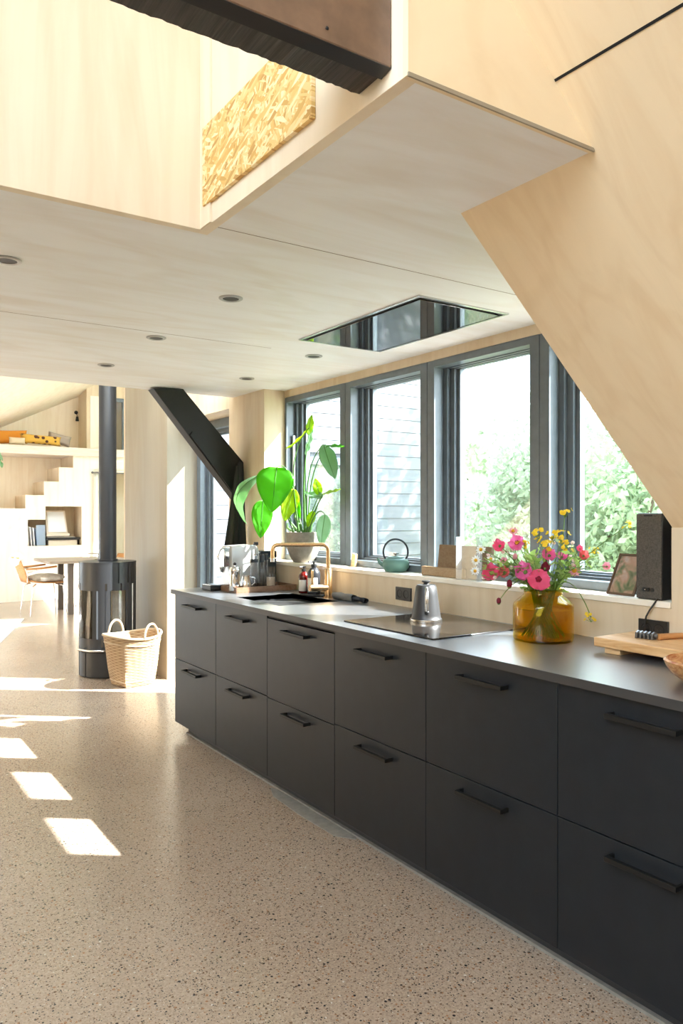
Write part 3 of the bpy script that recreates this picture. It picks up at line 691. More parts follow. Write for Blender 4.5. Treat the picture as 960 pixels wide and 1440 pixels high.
# ================================================================== THINGS ON THE SILL AND WORKTOP
# gooseneck kettle
kt = thing('kettle', 'grey metal kettle with slim strap handle standing on the hob', 'kettle', (2.153, 2.541, ZT + 0.0062))
MB().lathe([(0, 0), (0.066, 0), (0.069, 0.004), (0.068, 0.012), (0.064, 0.016), (0.062, 0.03), (0.050, 0.115), (0.045, 0.150), (0.043, 0.153), (0, 0.153)], n=40).build('body', 'kettle_grey', kt, smooth=40)
lab(MB().lathe([(0, 0), (0.0692, 0), (0.0698, 0.006), (0.069, 0.012), (0, 0.012)], (0, 0, -0.0), 40).build('base_ring', 'steel', kt, smooth=40), 'bright steel base ring')
MB().lathe([(0, 0.153), (0.042, 0.153), (0.040, 0.158), (0.014, 0.161), (0.010, 0.166), (0.019, 0.171), (0.019, 0.176), (0, 0.178)], n=28).build('lid', 'kettle_grey', kt, smooth=40)
vd = V((-SI - 0.10, -CO, 0)).normalized()
hp = [vd * 0.040 + V((0, 0, 0.148)), vd * 0.075 + V((0, 0, 0.146)), vd * 0.092 + V((0, 0, 0.128)), vd * 0.090 + V((0, 0, 0.085)), vd * 0.086 + V((0, 0, 0.048))]
lab(MB().tube(hp, [0.007, 0.008, 0.008, 0.008, 0.008], 12).build('handle', 'steel', kt, smooth=50), 'bright steel handle')
MB().ball(hp[-1], 0.0105, 12, 8).build('handle_tip', 'black_plastic', kt, smooth=60)
so = -vd
MB().tube([so * 0.055 + V((0, 0, 0.035)), so * 0.09 + V((0, 0, 0.05)), so * 0.085 + V((0, 0, 0.10)), so * 0.10 + V((0, 0, 0.14)), so * 0.135 + V((0, 0, 0.148))], [0.012, 0.009, 0.007, 0.006, 0.005], 12).build('spout', 'kettle_grey', kt, smooth=50)

# cast iron teapot
tpx = V((2.497, 3.195, ZS))
te = thing('teapot', 'sage green cast iron teapot with arched handle on the window sill', 'teapot', tpx)
MB().lathe([(0, 0), (0.045, 0), (0.056, 0.004), (0.070, 0.025), (0.073, 0.045), (0.066, 0.062), (0.05, 0.072), (0.03, 0.076), (0, 0.076)], n=40).build('body', 'teapot_green', te, smooth=50)
MB().lathe([(0, 0.075), (0.046, 0.074), (0.044, 0.079), (0.02, 0.084), (0, 0.085)], n=28).build('lid', 'teapot_green', te, smooth=50)
lab(MB().lathe([(0, 0.083), (0.006, 0.084), (0.006, 0.09), (0.017, 0.094), (0.017, 0.101), (0, 0.103)], n=20).build('lid_knob', 'steel', te, smooth=50), 'pale steel knob')
MB().tube([(-0.055, 0.03, 0.035), (-0.073, 0.044, 0.05), (-0.080, 0.052, 0.072)], [0.014, 0.010, 0.007], 12).build('spout', 'teapot_green', te, smooth=50)
hpts = []
for k in range(17):
    a = math.pi * (1.12 - 1.24 * k / 16); c_ = math.cos(a) * 0.066; hpts.append(V((c_ * 0.80, -c_ * 0.58, 0.105 + 0.068 * math.sin(a))))
hpts = [V((hpts[0].x * 0.85, hpts[0].y * 0.85, 0.068))] + hpts + [V((hpts[-1].x * 0.85, hpts[-1].y * 0.85, 0.068))]
lab(MB().tube(hpts, 0.0052, 10).build('handle', 'teapot_iron', te, smooth=50), 'dark iron arched handle')

# little wooden block, wooden boards, acrylic stand on sill
wb = MB().prism([(2.53, 3.640, 0), (2.53, 3.600, 0), (2.53, 3.592, 0.072), (2.53, 3.628, 0.078)], (0.022, 0.012, 0))
o = tag(wb.build('wooden_block', 'board_wood', bev=0.001), 'small slanted wooden block standing in the corner of the second window', 'wooden block'); o.location = (0.0, 0.02, ZS)
bd1 = MB().box(0, 0.018, -0.36, 0.0, 0.0, 0.155)
o = tag(bd1.build('wooden_board', 'dark_board', bev=0.001), 'upright brown wooden board leaning on the window frame behind the acrylic stand', 'board'); o.location = (2.505, 2.875, ZS + 0.001); o.rotation_euler = (0, math.radians(6), 0)
bd2 = MB().box(0, 0.022, -0.30, 0.0, 0.0, 0.045)
o = tag(bd2.build('wooden_plank', 'plank_wood', bev=0.002), 'low lighter wooden plank lying in front of the upright brown board', 'board'); o.location = (2.478, 2.96, ZS + 0.0005)
ac = thing('acrylic_stand', 'clear acrylic holder standing on the sill left of the flowers', 'stand', (2.44, 2.66, ZS))
ac_y0, ac_y1 = 2.53, 2.665
MB().box(2.436, 2.440, ac_y0, ac_y1, ZS, ZS + 0.20).build('front_sheet', 'clear_acrylic', ac, world=True)
for nm, yy in (('side_sheet', ac_y1), ('side_sheet', ac_y0)):
    MB().box(2.440, 2.472, yy - 0.004, yy, ZS, ZS + 0.20).build(nm, 'acrylic_edge', ac, world=True)
MB().box(2.468, 2.472, ac_y0, ac_y1 - 0.004, ZS, ZS + 0.155).build('rear_sheet', 'clear_acrylic', ac, world=True)
MB().box(2.440, 2.468, ac_y0, ac_y1 - 0.004, ZS, ZS + 0.004).build('floor_sheet', 'clear_acrylic', ac, world=True)

# speaker, photo frame, cable, sockets
spk = thing('speaker', 'tall black bookshelf speaker with dark cloth grille at the right end of sill', 'speaker', (2.50, 1.66, ZS))
sx0, sx1, sy0, sy1 = 2.446, 2.557, 1.606, 1.708
MB().box(sx0, sx1, sy0, sy1, ZS, ZS + 0.31).build('cabinet', 'black_plastic', spk, world=True, bev=0.006, seg=3)
lab(MB().box(sx0 - 0.006, sx0 + 0.001, sy0 + 0.001, sy1 - 0.001, ZS + 0.003, ZS + 0.307).build('grille', 'grille_cloth', spk, world=True, bev=0.004), 'brown-grey woven grille')
MB().box(sx0 - 0.0075, sx0 - 0.005, 1.640, 1.674, ZS + 0.2985, ZS + 0.3035).build('badge', 'gap_black', spk, world=True)
pm = MB()
for yy in (1.673, 1.657, 1.641): pm.tube([(sx0 - 0.0055, yy, ZS + 0.036), (sx0 - 0.010, yy, ZS + 0.036)], 0.0075, 16)
pn = pm.build('button', 'black_plastic', spk, world=True, smooth=40)
lab(MB().ball((sx0 - 0.0102, 1.668, ZS + 0.036), 0.0018, 8, 6).build('indicator', 'white_plastic', pn, world=True), 'tiny white indicator dot')

pf = thing('photo_frame', 'small framed photograph leaning beside the speaker on the sill', 'photo frame', (2.49, 1.79, ZS), 0)
b0, b1 = V((2.472, 1.855, ZS + 0.001)), V((2.470, 1.735, ZS + 0.001)); upv = V((0.062, -0.016, 0.152)); nn = (b1 - b0).cross(upv).normalized()
if nn.x > 0: nn = -nn
def fquad(a0, a1, c0, c1, off, th, name, mt, par, **kw):
    P_ = lambda a, c: b0 + (b1 - b0) * a + upv * c + nn * off
    return MB().prism([P_(a0, c0), P_(a1, c0), P_(a1, c1), P_(a0, c1)], nn * th).build(name, mt, par, world=True, **kw)
P_ = lambda a, c: b0 + (b1 - b0) * a + upv * c
fm = MB()
for a0, a1, c0, c1 in ((0, 0.06, 0, 1), (0.94, 1, 0, 1), (0.06, 0.94, 0, 0.05), (0.06, 0.94, 0.95, 1)): fm.prism([P_(a0, c0), P_(a1, c0), P_(a1, c1), P_(a0, c1)], nn * 0.008)
fm.build('frame', 'photo_frame_wood', pf, world=True)
lab(fquad(0.05, 0.95, 0.04, 0.96, 0.001, 0.002, 'print', 'photo_print', pf), 'blurred photograph under glass')
fquad(0.1, 0.9, 0.03, 0.97, -0.004, 0.003, 'backing', 'black_plastic', pf)

def socket(label, y0, y1, z0, z1, plug=False):
    s = thing('power_socket', label, 'socket', (XW, (y0 + y1) / 2, (z0 + z1) / 2), 0, 'double sockets on the splashback')
    MB().box(XW - 0.009, XW - 0.0004, y0, y1, z0, z1).build('plate', 'socket_black', s, world=True, bev=0.0015)
    for k in (0.29, 0.71):
        y = y0 + (y1 - y0) * k; z = (z0 + z1) / 2; r = (z1 - z0) * 0.30
        q = MB()
        prof = [(r, 0), (r * 1.08, 0.0015), (r * 0.92, 0.0015), (r * 0.86, -0.002), (0, -0.002)]
        vs = []; n = 28
        for rr, h in prof:
            for a in range(n): t_ = 2 * math.pi * a / n; vs.append((XW - 0.0092 - h, y + rr * math.cos(t_), z + rr * math.sin(t_)))
        q.add(vs, [(i * n + a, i * n + (a + 1) % n, (i + 1) * n + (a + 1) % n, (i + 1) * n + a) for i in range(4) for a in range(n)])
        oo = q.build('socket_well', 'gap_black', s, world=True, smooth=40)
        for dz in (-0.006, 0.006):
            MB().ball((XW - 0.0095, y + dz, z), 0.0016, 8, 6).build('pin_hole', 'lamp_ring', oo, world=True)
socket('black double wall socket behind the kettle', 2.977, 3.100, 0.934, 1.000)
socket('black double wall socket behind the chopping board', 1.568, 1.685, 0.932, 0.998)
cb = thing('speaker_cable', 'dark cable dropping from the speaker to the socket', 'cable', (2.42, 1.63, 0.97))
cpts = [V((2.452, 1.628, ZS + 0.004)), V((2.436, 1.618, ZS + 0.006)), V((2.418, 1.616, ZS - 0.005)), V((2.412, 1.632, 1.035)), V((2.408, 1.644, 1.010)), V((2.406, 1.648, 0.985)), V((2.408, 1.648, 0.970))]
MB().tube(cpts, 0.0032, 10).build('cable', 'black_plastic', cb, world=True, smooth=60)
MB().tube([(XW - 0.0115, 1.651, 0.965), (XW - 0.030, 1.651, 0.965)], [0.013, 0.010], 16).build('plug', 'black_plastic', cb, world=True, smooth=40)

# chopping board + utensil + olive bowl
ch = thing('chopping_board', 'thick pale beech chopping board on block feet at the right end of the worktop', 'chopping board', (2.27, 1.4, ZT))
MB().box(2.172, 2.415, 1.05, 1.685, 0.922, 0.954).build('board', 'board_wood', ch, bev=0.004, world=True)
for yy in (1.62, 1.11):
    MB().box(2.185, 2.40, yy - 0.03, yy + 0.03, ZT + 0.0002, 0.922).build('foot', 'board_wood', ch, bev=0.002, world=True)
ut = thing('kitchen_utensil', 'dark wooden-handled utensil with a toothed grey head lying on the chopping board', 'utensil', (2.3, 1.5, 0.954))
p0 = on_z(897, 892, 0.966); p1 = on_z(925, 897, 0.962); p2 = on_z(975, 893, 0.962)
MB().tube([p1 + V((0.0, 0.0, 0.003)), (p1 + p2) / 2 + V((0, 0, 0.002)), p2, p2 + (p2 - p1) * 1.2], [0.011, 0.010, 0.008, 0.006], 12).build('handle', 'chair_wood', ut, world=True, smooth=50)
tm = MB(); d_ = (p0 - p1)
for k in range(5):
    c_ = p1 + d_ * (0.12 + 0.2 * k); c_.z = 0.9545
    tm.prism([c_ + V((-0.016, 0, 0)), c_ + V((0.016, 0, 0)), c_ + V((0.014, 0, 0.020)), c_ + V((0, 0, 0.026)), c_ + V((-0.014, 0, 0.020))], d_ * 0.11)
lab(tm.build('toothed_head', 'lamp_ring', ut, world=True, bev=0.001), 'ribbed grey metal head')
MB().tube([p1 + V((0, 0, 0.004)), p1 + d_ * 0.95 + V((0, 0, 0.006))], 0.008, 10).build('head_spine', 'lamp_ring', ut, world=True, smooth=50)
wbw = thing('wooden_bowl', 'rounded olive wood bowl at the right edge in front of the chopping board', 'bowl', (2.035, 1.185, ZT))
MB().lathe([(0, 0), (0.05, 0), (0.078, 0.008), (0.104, 0.026), (0.118, 0.046), (0.124, 0.062), (0.117, 0.066), (0.10, 0.045), (0.06, 0.022), (0, 0.014)], n=40).build('bowl', 'olive_wood', wbw, smooth=60)

# coffee corner
tr_ = thing('serving_tray', 'dark walnut tray holding coffee pots and glass bottles at the far worktop end', 'tray', (2.2, 4.2, ZT))
ty0, ty1, tx0, tx1 = 4.085, 4.30, 2.005, 2.415
tmb = MB().box(tx0, tx1, ty0, ty1, ZT + 0.0002, ZT + 0.010).box(tx0, tx0 + 0.012, ty0, ty1, ZT + 0.01, ZT + 0.034).box(tx1 - 0.012, tx1, ty0, ty1, ZT + 0.01, ZT + 0.034).box(tx0 + 0.012, tx1 - 0.012, ty0, ty0 + 0.012, ZT + 0.01, ZT + 0.034).box(tx0 + 0.012, tx1 - 0.012, ty1 - 0.012, ty1, ZT + 0.01, ZT + 0.034)
tmb.build('tray', 'walnut', tr_, world=True)
ZTR = ZT + 0.0102
cm = thing('espresso_machine', 'silver capsule coffee machine with chrome lever behind the walnut tray', 'coffee machine', (2.17, 4.39, ZT))
my0, my1 = 4.315, 4.455
pf_ = [(2.085, ZT + 0.02), (2.085, ZT + 0.235)]
for k in range(7): a = math.pi / 2 * (1 - k / 6); pf_.append((2.235 + 0.04 * math.cos(a), ZT + 0.235 + 0.04 * math.sin(a)))
pf_ += [(2.275, ZT + 0.02)]; pf_[1] = (2.085, ZT + 0.268)
MB().prism([(x, my0, z) for x, z in pf_], (0, my1 - my0, 0)).build('housing', 'silver_panel', cm, world=True, bev=0.006, seg=3)
MB().box(1.945, 2.275, my0 + 0.005, my1 - 0.005, ZT + 0.0002, ZT + 0.018).box(1.945, 2.045, my0 + 0.005, my1 - 0.005, ZT + 0.018, ZT + 0.03).build('drip_base', 'black_plastic', cm, world=True, bev=0.003)
lab(MB().box(1.947, 2.043, my0 + 0.012, my1 - 0.012, ZT + 0.0302, ZT + 0.034).build('drip_grid', 'steel', cm, world=True, bev=0.001), 'bright steel drip grid')
lab(MB().box(2.040, 2.0845, my0 + 0.02, my1 - 0.02, ZT + 0.14, ZT + 0.262).tube([(2.055, 4.385, ZT + 0.14), (2.055, 4.385, ZT + 0.105)], [0.022, 0.012], 14).build('brew_head', 'chrome', cm, world=True, bev=0.004), 'chrome brew head')
MB().tube([(2.06, my0 + 0.02, ZT + 0.265), (2.02, my0 + 0.02, ZT + 0.25), (2.00, my0 + 0.02, ZT + 0.205), (2.01, my0 + 0.02, ZT + 0.185)], 0.007, 10).build('lever', 'chrome', cm, world=True, smooth=50)
def px_on(px, Y): return on_y(px, 820, Y).x
def coffee_pot(x, y):
    p = thing('coffee_pot', 'polished steel coffee press with ball knob at the front of the tray', 'coffee pot', (x, y, ZTR))
    MB().lathe([(0, 0), (0.034, 0), (0.036, 0.004), (0.033, 0.06), (0.030, 0.115), (0.031, 0.118), (0, 0.118)], n=28).build('body', 'chrome', p, smooth=40)
    MB().lathe([(0, 0.118), (0.033, 0.118), (0.034, 0.13), (0.026, 0.142), (0.006, 0.147), (0.005, 0.152), (0, 0.152)], n=28).build('lid', 'chrome', p, smooth=40)
    MB().ball((0, 0, 0.160), 0.010, 12, 8).build('knob', 'black_plastic', p, smooth=60)
    MB().tube([(-0.02, -0.026, 0.10), (-0.035, -0.045, 0.10), (-0.037, -0.047, 0.04), (-0.02, -0.028, 0.02)], 0.004, 8).build('handle', 'chrome', p, smooth=50)
coffee_pot(px_on(330, 4.15), 4.15)
jg = thing('milk_jug', 'polished steel milk jug beside the coffee press', 'jug', (px_on(345, 4.15) + 0.004, 4.15, ZTR))
MB().lathe([(0, 0), (0.034, 0), (0.036, 0.006), (0.032, 0.04), (0.024, 0.075), (0.025, 0.088), (0.022, 0.088), (0.021, 0.075), (0.028, 0.04), (0, 0.006)], n=28).build('body', 'chrome', jg, smooth=50)
MB().tube([(0.020, -0.012, 0.080), (0.046, -0.022, 0.074), (0.048, -0.024, 0.045), (0.030, -0.014, 0.028)], 0.004, 8).build('handle', 'chrome', jg, smooth=50)
def glass_bottle(label, x, y, r, h, neck, capm, capr, caph, fill=None, fh=0.5, stick=0):
    b = thing('glass_bottle', label, 'bottle', (x, y, ZTR), 0, 'glass bottles on the walnut tray')
    MB().lathe([(0, 0), (r, 0), (r, h * 0.62), (r * 0.8, h * 0.72), (neck, h * 0.80), (neck, h), (neck - 0.003, h), (neck - 0.003, h * 0.80), (r - 0.004, h * 0.60), (r - 0.004, 0.006), (0, 0.006)], n=24).build('bottle_body', 'clear_glass', b, smooth=50)
    MB().lathe([(0, h), (capr, h), (capr, h + caph), (0, h + caph)], n=20).build('cap', capm, b, smooth=40)
    if fill: MB().lathe([(0, 0.0065), (r - 0.0045, 0.0065), (r - 0.0045, h * fh), (0, h * fh)], n=24).build('contents', fill, b, smooth=40)
    if stick:
        MB().tube([(0, 0, h + caph), (0, 0, h + caph + stick)], 0.003, 8).build('plunger_rod', 'steel', b, smooth=50); MB().box(-0.014, 0.014, -0.01, 0.01, h + caph + stick, h + caph + stick + 0.02).build('plunger_knob', 'black_plastic', b, bev=0.003)
glass_bottle('clear glass jar with dark blue collar right of the coffee machine', px_on(357, 4.16), 4.16, 0.024, 0.165, 0.022, 'enamel_dark', 0.025, 0.02)
glass_bottle('tall clear glass press with a black knob on a thin rod', px_on(361, 4.23), 4.245, 0.020, 0.20, 0.010, 'steel', 0.012, 0.01, stick=0.055)
glass_bottle('clear oil bottle with shiny dark stopper in the middle of the tray', px_on(368, 4.15), 4.15, 0.022, 0.165, 0.014, 'enamel_dark', 0.017, 0.045, 'clear_glass', 0.5)
glass_bottle('clear vinegar bottle with shiny dark stopper behind the grain jar', px_on(375, 4.20), 4.215, 0.021, 0.17, 0.013, 'enamel_dark', 0.016, 0.04)
glass_bottle('short glass jar of beige grain at the front of the tray', px_on(380, 4.13), 4.125, 0.030, 0.13, 0.024, 'clear_glass', 0.024, 0.008, 'beige_grain', 0.56)
kb = thing('storage_canister', 'dark blue-black square canister at the back right of the walnut tray', 'canister', (2.345, 4.35, ZT))
kx0, kx1, ky0, ky1 = 2.29, 2.405, 4.318, 4.43
MB().box(kx0, kx1, ky0, ky1, ZT + 0.0002, ZT + 0.185).build('canister_body', 'enamel_dark', kb, bev=0.006, world=True)
MB().box(kx0 - 0.002, kx1 + 0.002, ky0 - 0.002, ky1 + 0.002, ZT + 0.187, ZT + 0.235).build('lid', 'enamel_dark', kb, bev=0.006, world=True)

# ------------------------------------------------------------------ potted plant
pc_ = V((2.500, 4.145, ZS))
pp = thing('potted_plant', 'tall bird of paradise plant in a rounded grey clay pot on the sill', 'plant', pc_)
MB().lathe([(0, 0), (0.055, 0), (0.066, 0.006), (0.085, 0.04), (0.104, 0.09), (0.109, 0.13), (0.110, 0.190), (0.106, 0.192), (0.102, 0.188), (0.100, 0.165), (0, 0.165)], n=40).build('pot', 'pot_clay', pp, smooth=50)
MB().lathe([(0, 0.166), (0.098, 0.166), (0.06, 0.172), (0, 0.174)], n=24).build('soil', 'soil', pp, smooth=60)
def blade(base, tip, width, nrm, bend=0.0, fold=0.12, shape=0.7, side=None, curl=0.0):
    base, tip = V(base), V(tip); ax = tip - base; L = ax.length; ax.normalize(); nrm = V(nrm); nrm = (nrm - ax * nrm.dot(ax)).normalized(); sd_ = ax.cross(nrm)
    sdv = V(side) if side else V((0, 0, 0))
    def fn(i, j):
        t = i; s = 2 * j - 1
        w = width / 2 * (math.sin(math.pi * min(1, (t * 0.985 + 0.015)) ** shape) ** 0.75 + 0.0) 
        arch = 4 * t * (1 - t)
        return base + ax * (L * t - (0.10 * L * (s * s) * 0 )) + sd_ * (w * s) + nrm * (bend * arch - fold * w * (1 - abs(s)) * 1.0 + curl * w * s * s + 0.004 * math.sin(18 * t + 3 * s) * abs(s)) + sdv * arch
    return fn
def leaf(mat_, pts_stem, base, tip, width, nrm, rs=0.005, **kw):
    b = V(base); st_ = [V(p) for p in pts_stem] + [b]
    # smooth stem by quadratic sampling
    if len(st_) == 3:
        p, q, r_ = st_; st_ = [p * (1 - t) ** 2 + q * 2 * t * (1 - t) + r_ * t * t for t in [k / 12 for k in range(13)]]
    s_ = MB().tube(st_, [rs * (1.25 - 0.75 * i / (len(st_) - 1)) for i in range(len(st_))], 8).build('stem', 'stalk_green', pp, smooth=60, world=True)
    MB().grid(blade(b, tip, width, nrm, **kw), 18, 10).build('leaf', mat_, pp, smooth=180, solid=0.0008, world=True)
    f_ = blade(b, tip, width, nrm, **kw); n_ = V(nrm).normalized() * 0.0012
    MB().tube([f_(k / 12, 0.5) + n_ for k in range(13)], [0.0024 * (1 - 0.7 * k / 12) for k in range(13)], 6).build('midrib', 'stalk_green', pp, smooth=60, world=True)
root = lambda dx, dy: pc_ + V((dx, dy, 0.165))
vw = V((-SI, -CO, 0.0))
E1 = lambda px, py, X: on_x(px, py, X)
leaf('strelitzia_leaf', [root(-0.03, 0.01), E1(412, 640, 2.42)], E1(389, 657, 2.34), E1(382, 721, 2.30), 0.235, vw + V((0, 0, 0.35)), bend=0.02, shape=0.58, fold=0.10)
leaf('strelitzia_pale', [root(-0.05, 0.03), E1(392, 655, 2.40)], E1(364, 669, 2.32), E1(347, 737, 2.30), 0.125, vw + V((-0.6, 0.5, 0.3)), side=V((-0.075, 0.045, 0.015)), shape=0.8, fold=-0.35)
leaf('strelitzia_leaf', [root(-0.06, 0.0), E1(395, 690, 2.40)], E1(370, 704, 2.33), E1(366, 757, 2.31), 0.140, vw + V((0.3, 0, 0.2)), shape=0.66, fold=0.15)
leaf('strelitzia_yellow', [root(-0.04, -0.02), E1(414, 700, 2.44)], E1(413, 688, 2.42), E1(400, 733, 2.39), 0.120, vw + V((0.5, 0, 0.1)), shape=0.75, fold=0.2)
leaf('strelitzia_yellow', [root(0.0, 0.03), E1(398, 640, 2.50)], E1(434, 602, 2.50), E1(402, 631, 2.50), 0.060, vw + V((0, 0, 0.8)), shape=0.9, fold=0.2, bend=-0.01)
leaf('strelitzia_yellow', [root(0.01, 0.0), E1(425, 660, 2.52)], E1(434, 612, 2.52), E1(438, 583, 2.52), 0.055, vw + V((0.5, 0, 0)), shape=0.8, fold=0.3)
leaf('strelitzia_pale', [root(0.02, 0.01), E1(424, 680, 2.53)], E1(430, 640, 2.53), E1(440, 603, 2.53), 0.050, vw + V((0.8, 0, 0)), shape=0.8, fold=0.3)
leaf('strelitzia_pale', [root(0.02, -0.02), E1(425, 650, 2.52)], E1(455, 625, 2.52), E1(471, 674, 2.50), 0.105, vw + V((0.2, 0, 0.3)), shape=0.75, fold=0.2)
leaf('strelitzia_leaf', [root(0.03, -0.02), E1(430, 660, 2.53)], E1(461, 626, 2.53), E1(484, 628, 2.50), 0.045, vw + V((0, 0, 0.9)), shape=0.8, fold=0.3)
leaf('strelitzia_yellow', [root(0.03, 0.0), E1(436, 720, 2.53)], E1(449, 696, 2.53), E1(443, 673, 2.53), 0.060, vw, shape=0.8, fold=0.2)
leaf('strelitzia_yellow', [root(0.03, -0.03), E1(440, 720, 2.52)], E1(454, 694, 2.52), E1(479, 688, 2.49), 0.045, vw + V((0, 0, 0.8)), shape=0.85, fold=0.2)
leaf('strelitzia_pale', [root(0.02, -0.04), E1(440, 715, 2.51)], E1(453, 699, 2.51), E1(428, 692, 2.52), 0.065, vw + V((0, 0, 0.6)), shape=0.8, fold=0.2)
leaf('strelitzia_yellow', [root(0.0, -0.03), E1(434, 735, 2.50)], E1(441, 719, 2.50), E1(432, 741, 2.48), 0.055, vw, shape=0.8, fold=0.2)
leaf('strelitzia_pale', [root(0.0, -0.05), E1(445, 705, 2.46)], E1(457, 724, 2.46), E1(451, 768, 2.44), 0.090, vw + V((0.3, 0, 0.1)), shape=0.75, fold=0.2)
leaf('strelitzia_leaf', [root(0.0, 0.0), E1(418, 712, 2.50)], E1(420, 735, 2.50), E1(417, 690, 2.50), 0.035, vw, shape=0.8, fold=0.4)
for dx, dy, px, py in ((0.0, 0.02, 407, 715), (0.01, -0.01, 415, 705), (0.02, 0.0, 428, 700), (-0.03, 0.03, 404, 735)):
    MB().tube([root(dx, dy), E1(px, (py + 750) / 2, 2.50), E1(px, py, 2.50)], [0.010, 0.008, 0.004], 8).build('stem', 'stalk_green', pp, smooth=60, world=True)

# ------------------------------------------------------------------ vase of flowers
VC = V((2.222, 1.950, ZT))
va = thing('flower_vase', 'squat amber glass vase full of garden flowers on the worktop', 'vase', VC)
MB().lathe([(0, 0), (0.100, 0), (0.108, 0.003), (0.111, 0.012), (0.111, 0.128), (0.108, 0.138), (0.096, 0.150), (0.076, 0.166), (0.071, 0.174), (0.070, 0.186), (0.074, 0.192), (0.070, 0.192), (0.066, 0.186), (0.067, 0.174), (0.073, 0.162), (0.094, 0.146), (0.106, 0.134), (0.106, 0.014), (0.100, 0.008), (0, 0.008)], n=56).build('vase_body', 'amber_glass', va, smooth=50)
lab(MB().lathe([(0, 0.009), (0.099, 0.009), (0.1045, 0.015), (0.1045, 0.118), (0, 0.118)], n=48).build('water', 'amber_water', va, smooth=40), 'water tinted amber by the glass')
DV = VC.x * SI + VC.y * CO
def camdir(p): return (V((0, 0, CAMZ)) - p).normalized()
def stem_path(head, k):
    r = random.Random(k * 13 + 5)
    side = V((head.x - VC.x, head.y - VC.y, 0))
    rim = VC + V((0, 0, 0.186)) + (side.normalized() * min(0.045, side.length * 0.4) if side.length > 1e-4 else V((0, 0, 0)))
    foot = VC + V((r.uniform(-0.06, 0.06), r.uniform(-0.06, 0.06), 0.014)) - side * 0.25
    f2 = V((foot.x - VC.x, foot.y - VC.y, 0)); 
    if f2.length > 0.08: f2 = f2.normalized() * 0.08; foot = VC + f2 + V((0, 0, 0.014))
    c = rim + (rim - foot) * 0.5 + V((0, 0, 0.01))
    pts = [foot.lerp(rim, t) for t in (0, 0.35, 0.7, 1.0)]
    pts += [rim * (1 - t) ** 2 + c * 2 * t * (1 - t) + head * t * t for t in [q / 7 for q in range(1, 8)]]
    return pts
def petals(head, nrm, r, n, cup, wide, rot=0.0, ruffle=0.15):
    m = MB(); nrm = nrm.normalized(); a = nrm.cross(V((0, 0, 1))).normalized(); b = nrm.cross(a).normalized()
    rr_ = random.Random(int(head.x * 9999) + n)
    for k in range(n):
        q = rot + 2 * math.pi * k / n + rr_.uniform(-0.1, 0.1); d = a * math.cos(q) + b * math.sin(q); s = nrm.cross(d)
        L = r * rr_.uniform(0.86, 1.06); cp = cup * rr_.uniform(0.7, 1.35); ph = rr_.uniform(0, 6)
        def fn(i, j):
            t = i; u = 2 * j - 1; w = wide * r * math.sin(math.pi * (0.06 + 0.66 * t)) * (1 - 0.55 * max(0, t - 0.8) / 0.2)
            return head + d * (L * t * (1 - 0.13 * u * u + 0.04 * math.cos(6 * u + ph))) + s * (w * u) + nrm * (cp * r * t * t + ruffle * r * (0.55 * math.sin(4.5 * u + ph) * t * t - 0.45 * u * u * t) + 0.07 * r * (k % 2))
        m.grid(fn, 6, 8)
    return m
def flower(label, px, py, rpx, kind, mt, dd=0.0, face=None, core=None):
    fi = flower.n; flower.n += 1
    head = at_d(px, py, DV + dd); r = rpx * 1.25 * DV / F
    fl = thing('cut_flower', label, 'flower', VC + V((0, 0, 0.014)), 0, 'cut flowers in the amber vase')
    fl['fl'] = 0; del fl['fl']
    MB().tube(stem_path(head, fi), 0.0016, 6).build('stem', 'stem_green', fl, smooth=60, world=True)
    rd = random.Random(fi)
    nrm = (camdir(head) + V(face if face else (0, 0, 0.3)))
    if kind == 'open':
        petals(head, nrm, r, 5, 0.38, 0.70, rd.random() * 6, 0.35).build('bloom', mt, fl, smooth=180, world=True)
        petals(head + nrm.normalized() * r * 0.07, nrm, r * 0.30, 5, 0.45, 0.5, rd.random() * 6, 0.3).build('bloom_throat', 'petal_wine', fl, smooth=180, world=True)
        cm_ = MB().ball(head + nrm.normalized() * r * 0.12, r * 0.20, 10, 8)
        for k in range(6):
            a_ = k * 1.05; dv = V((math.cos(a_), math.sin(a_), 0)) * r * 0.16
            cm_.tube([head, head + nrm.normalized() * r * 0.5 + dv], r * 0.025, 5)
        cm_.build('flower_heart', core or 'flower_core', fl, smooth=60, world=True)
    elif kind == 'cup':
        petals(head, nrm, r, 6, 0.85, 0.60, rd.random() * 6, 0.4).build('bloom', mt, fl, smooth=180, world=True)
        MB().ball(head - nrm.normalized() * r * 0.05, r * 0.28, 10, 8).build('calyx', 'stem_green', fl, smooth=60, world=True)
    elif kind == 'bud':
        MB().ball(head, r * 0.8, 12, 10, (0.8, 0.8, 1.15)).build('bud', mt, fl, smooth=60, world=True)
        MB().ball(head - V((0, 0, r * 0.6)), r * 0.45, 10, 8).build('calyx', 'stem_green', fl, smooth=60, world=True)
    elif kind == 'daisy':
        petals(head, nrm, r, 11, 0.05, 0.22, rd.random() * 6).build('bloom', mt, fl, smooth=180, world=True)
        MB().ball(head + nrm.normalized() * r * 0.1, r * 0.34, 10, 8).build('flower_heart', 'flower_heart', fl, smooth=60, world=True)
    elif kind == 'spray':
        m = MB(); st2 = MB()
        for k in range(9):
            o_ = V((rd.gauss(0, 0.5), rd.gauss(0, 0.5), rd.uniform(-0.6, 0.7))) * r; h2 = head + o_
            p_ = petals(h2, V((o_.x, o_.y, 0.6 * r)) + camdir(head) * r * 0.5, r * 0.36, 4, 0.2, 0.6, rd.random() * 6); m.add(p_.v, p_.f)
            st2.tube([head - V((0, 0, r * 0.9)), h2], 0.0007, 5)
        m.build('bloom', mt, fl, smooth=180, world=True); st2.build('stalklets', 'stem_green', fl, smooth=60, world=True)
    return fl
flower.n = 0
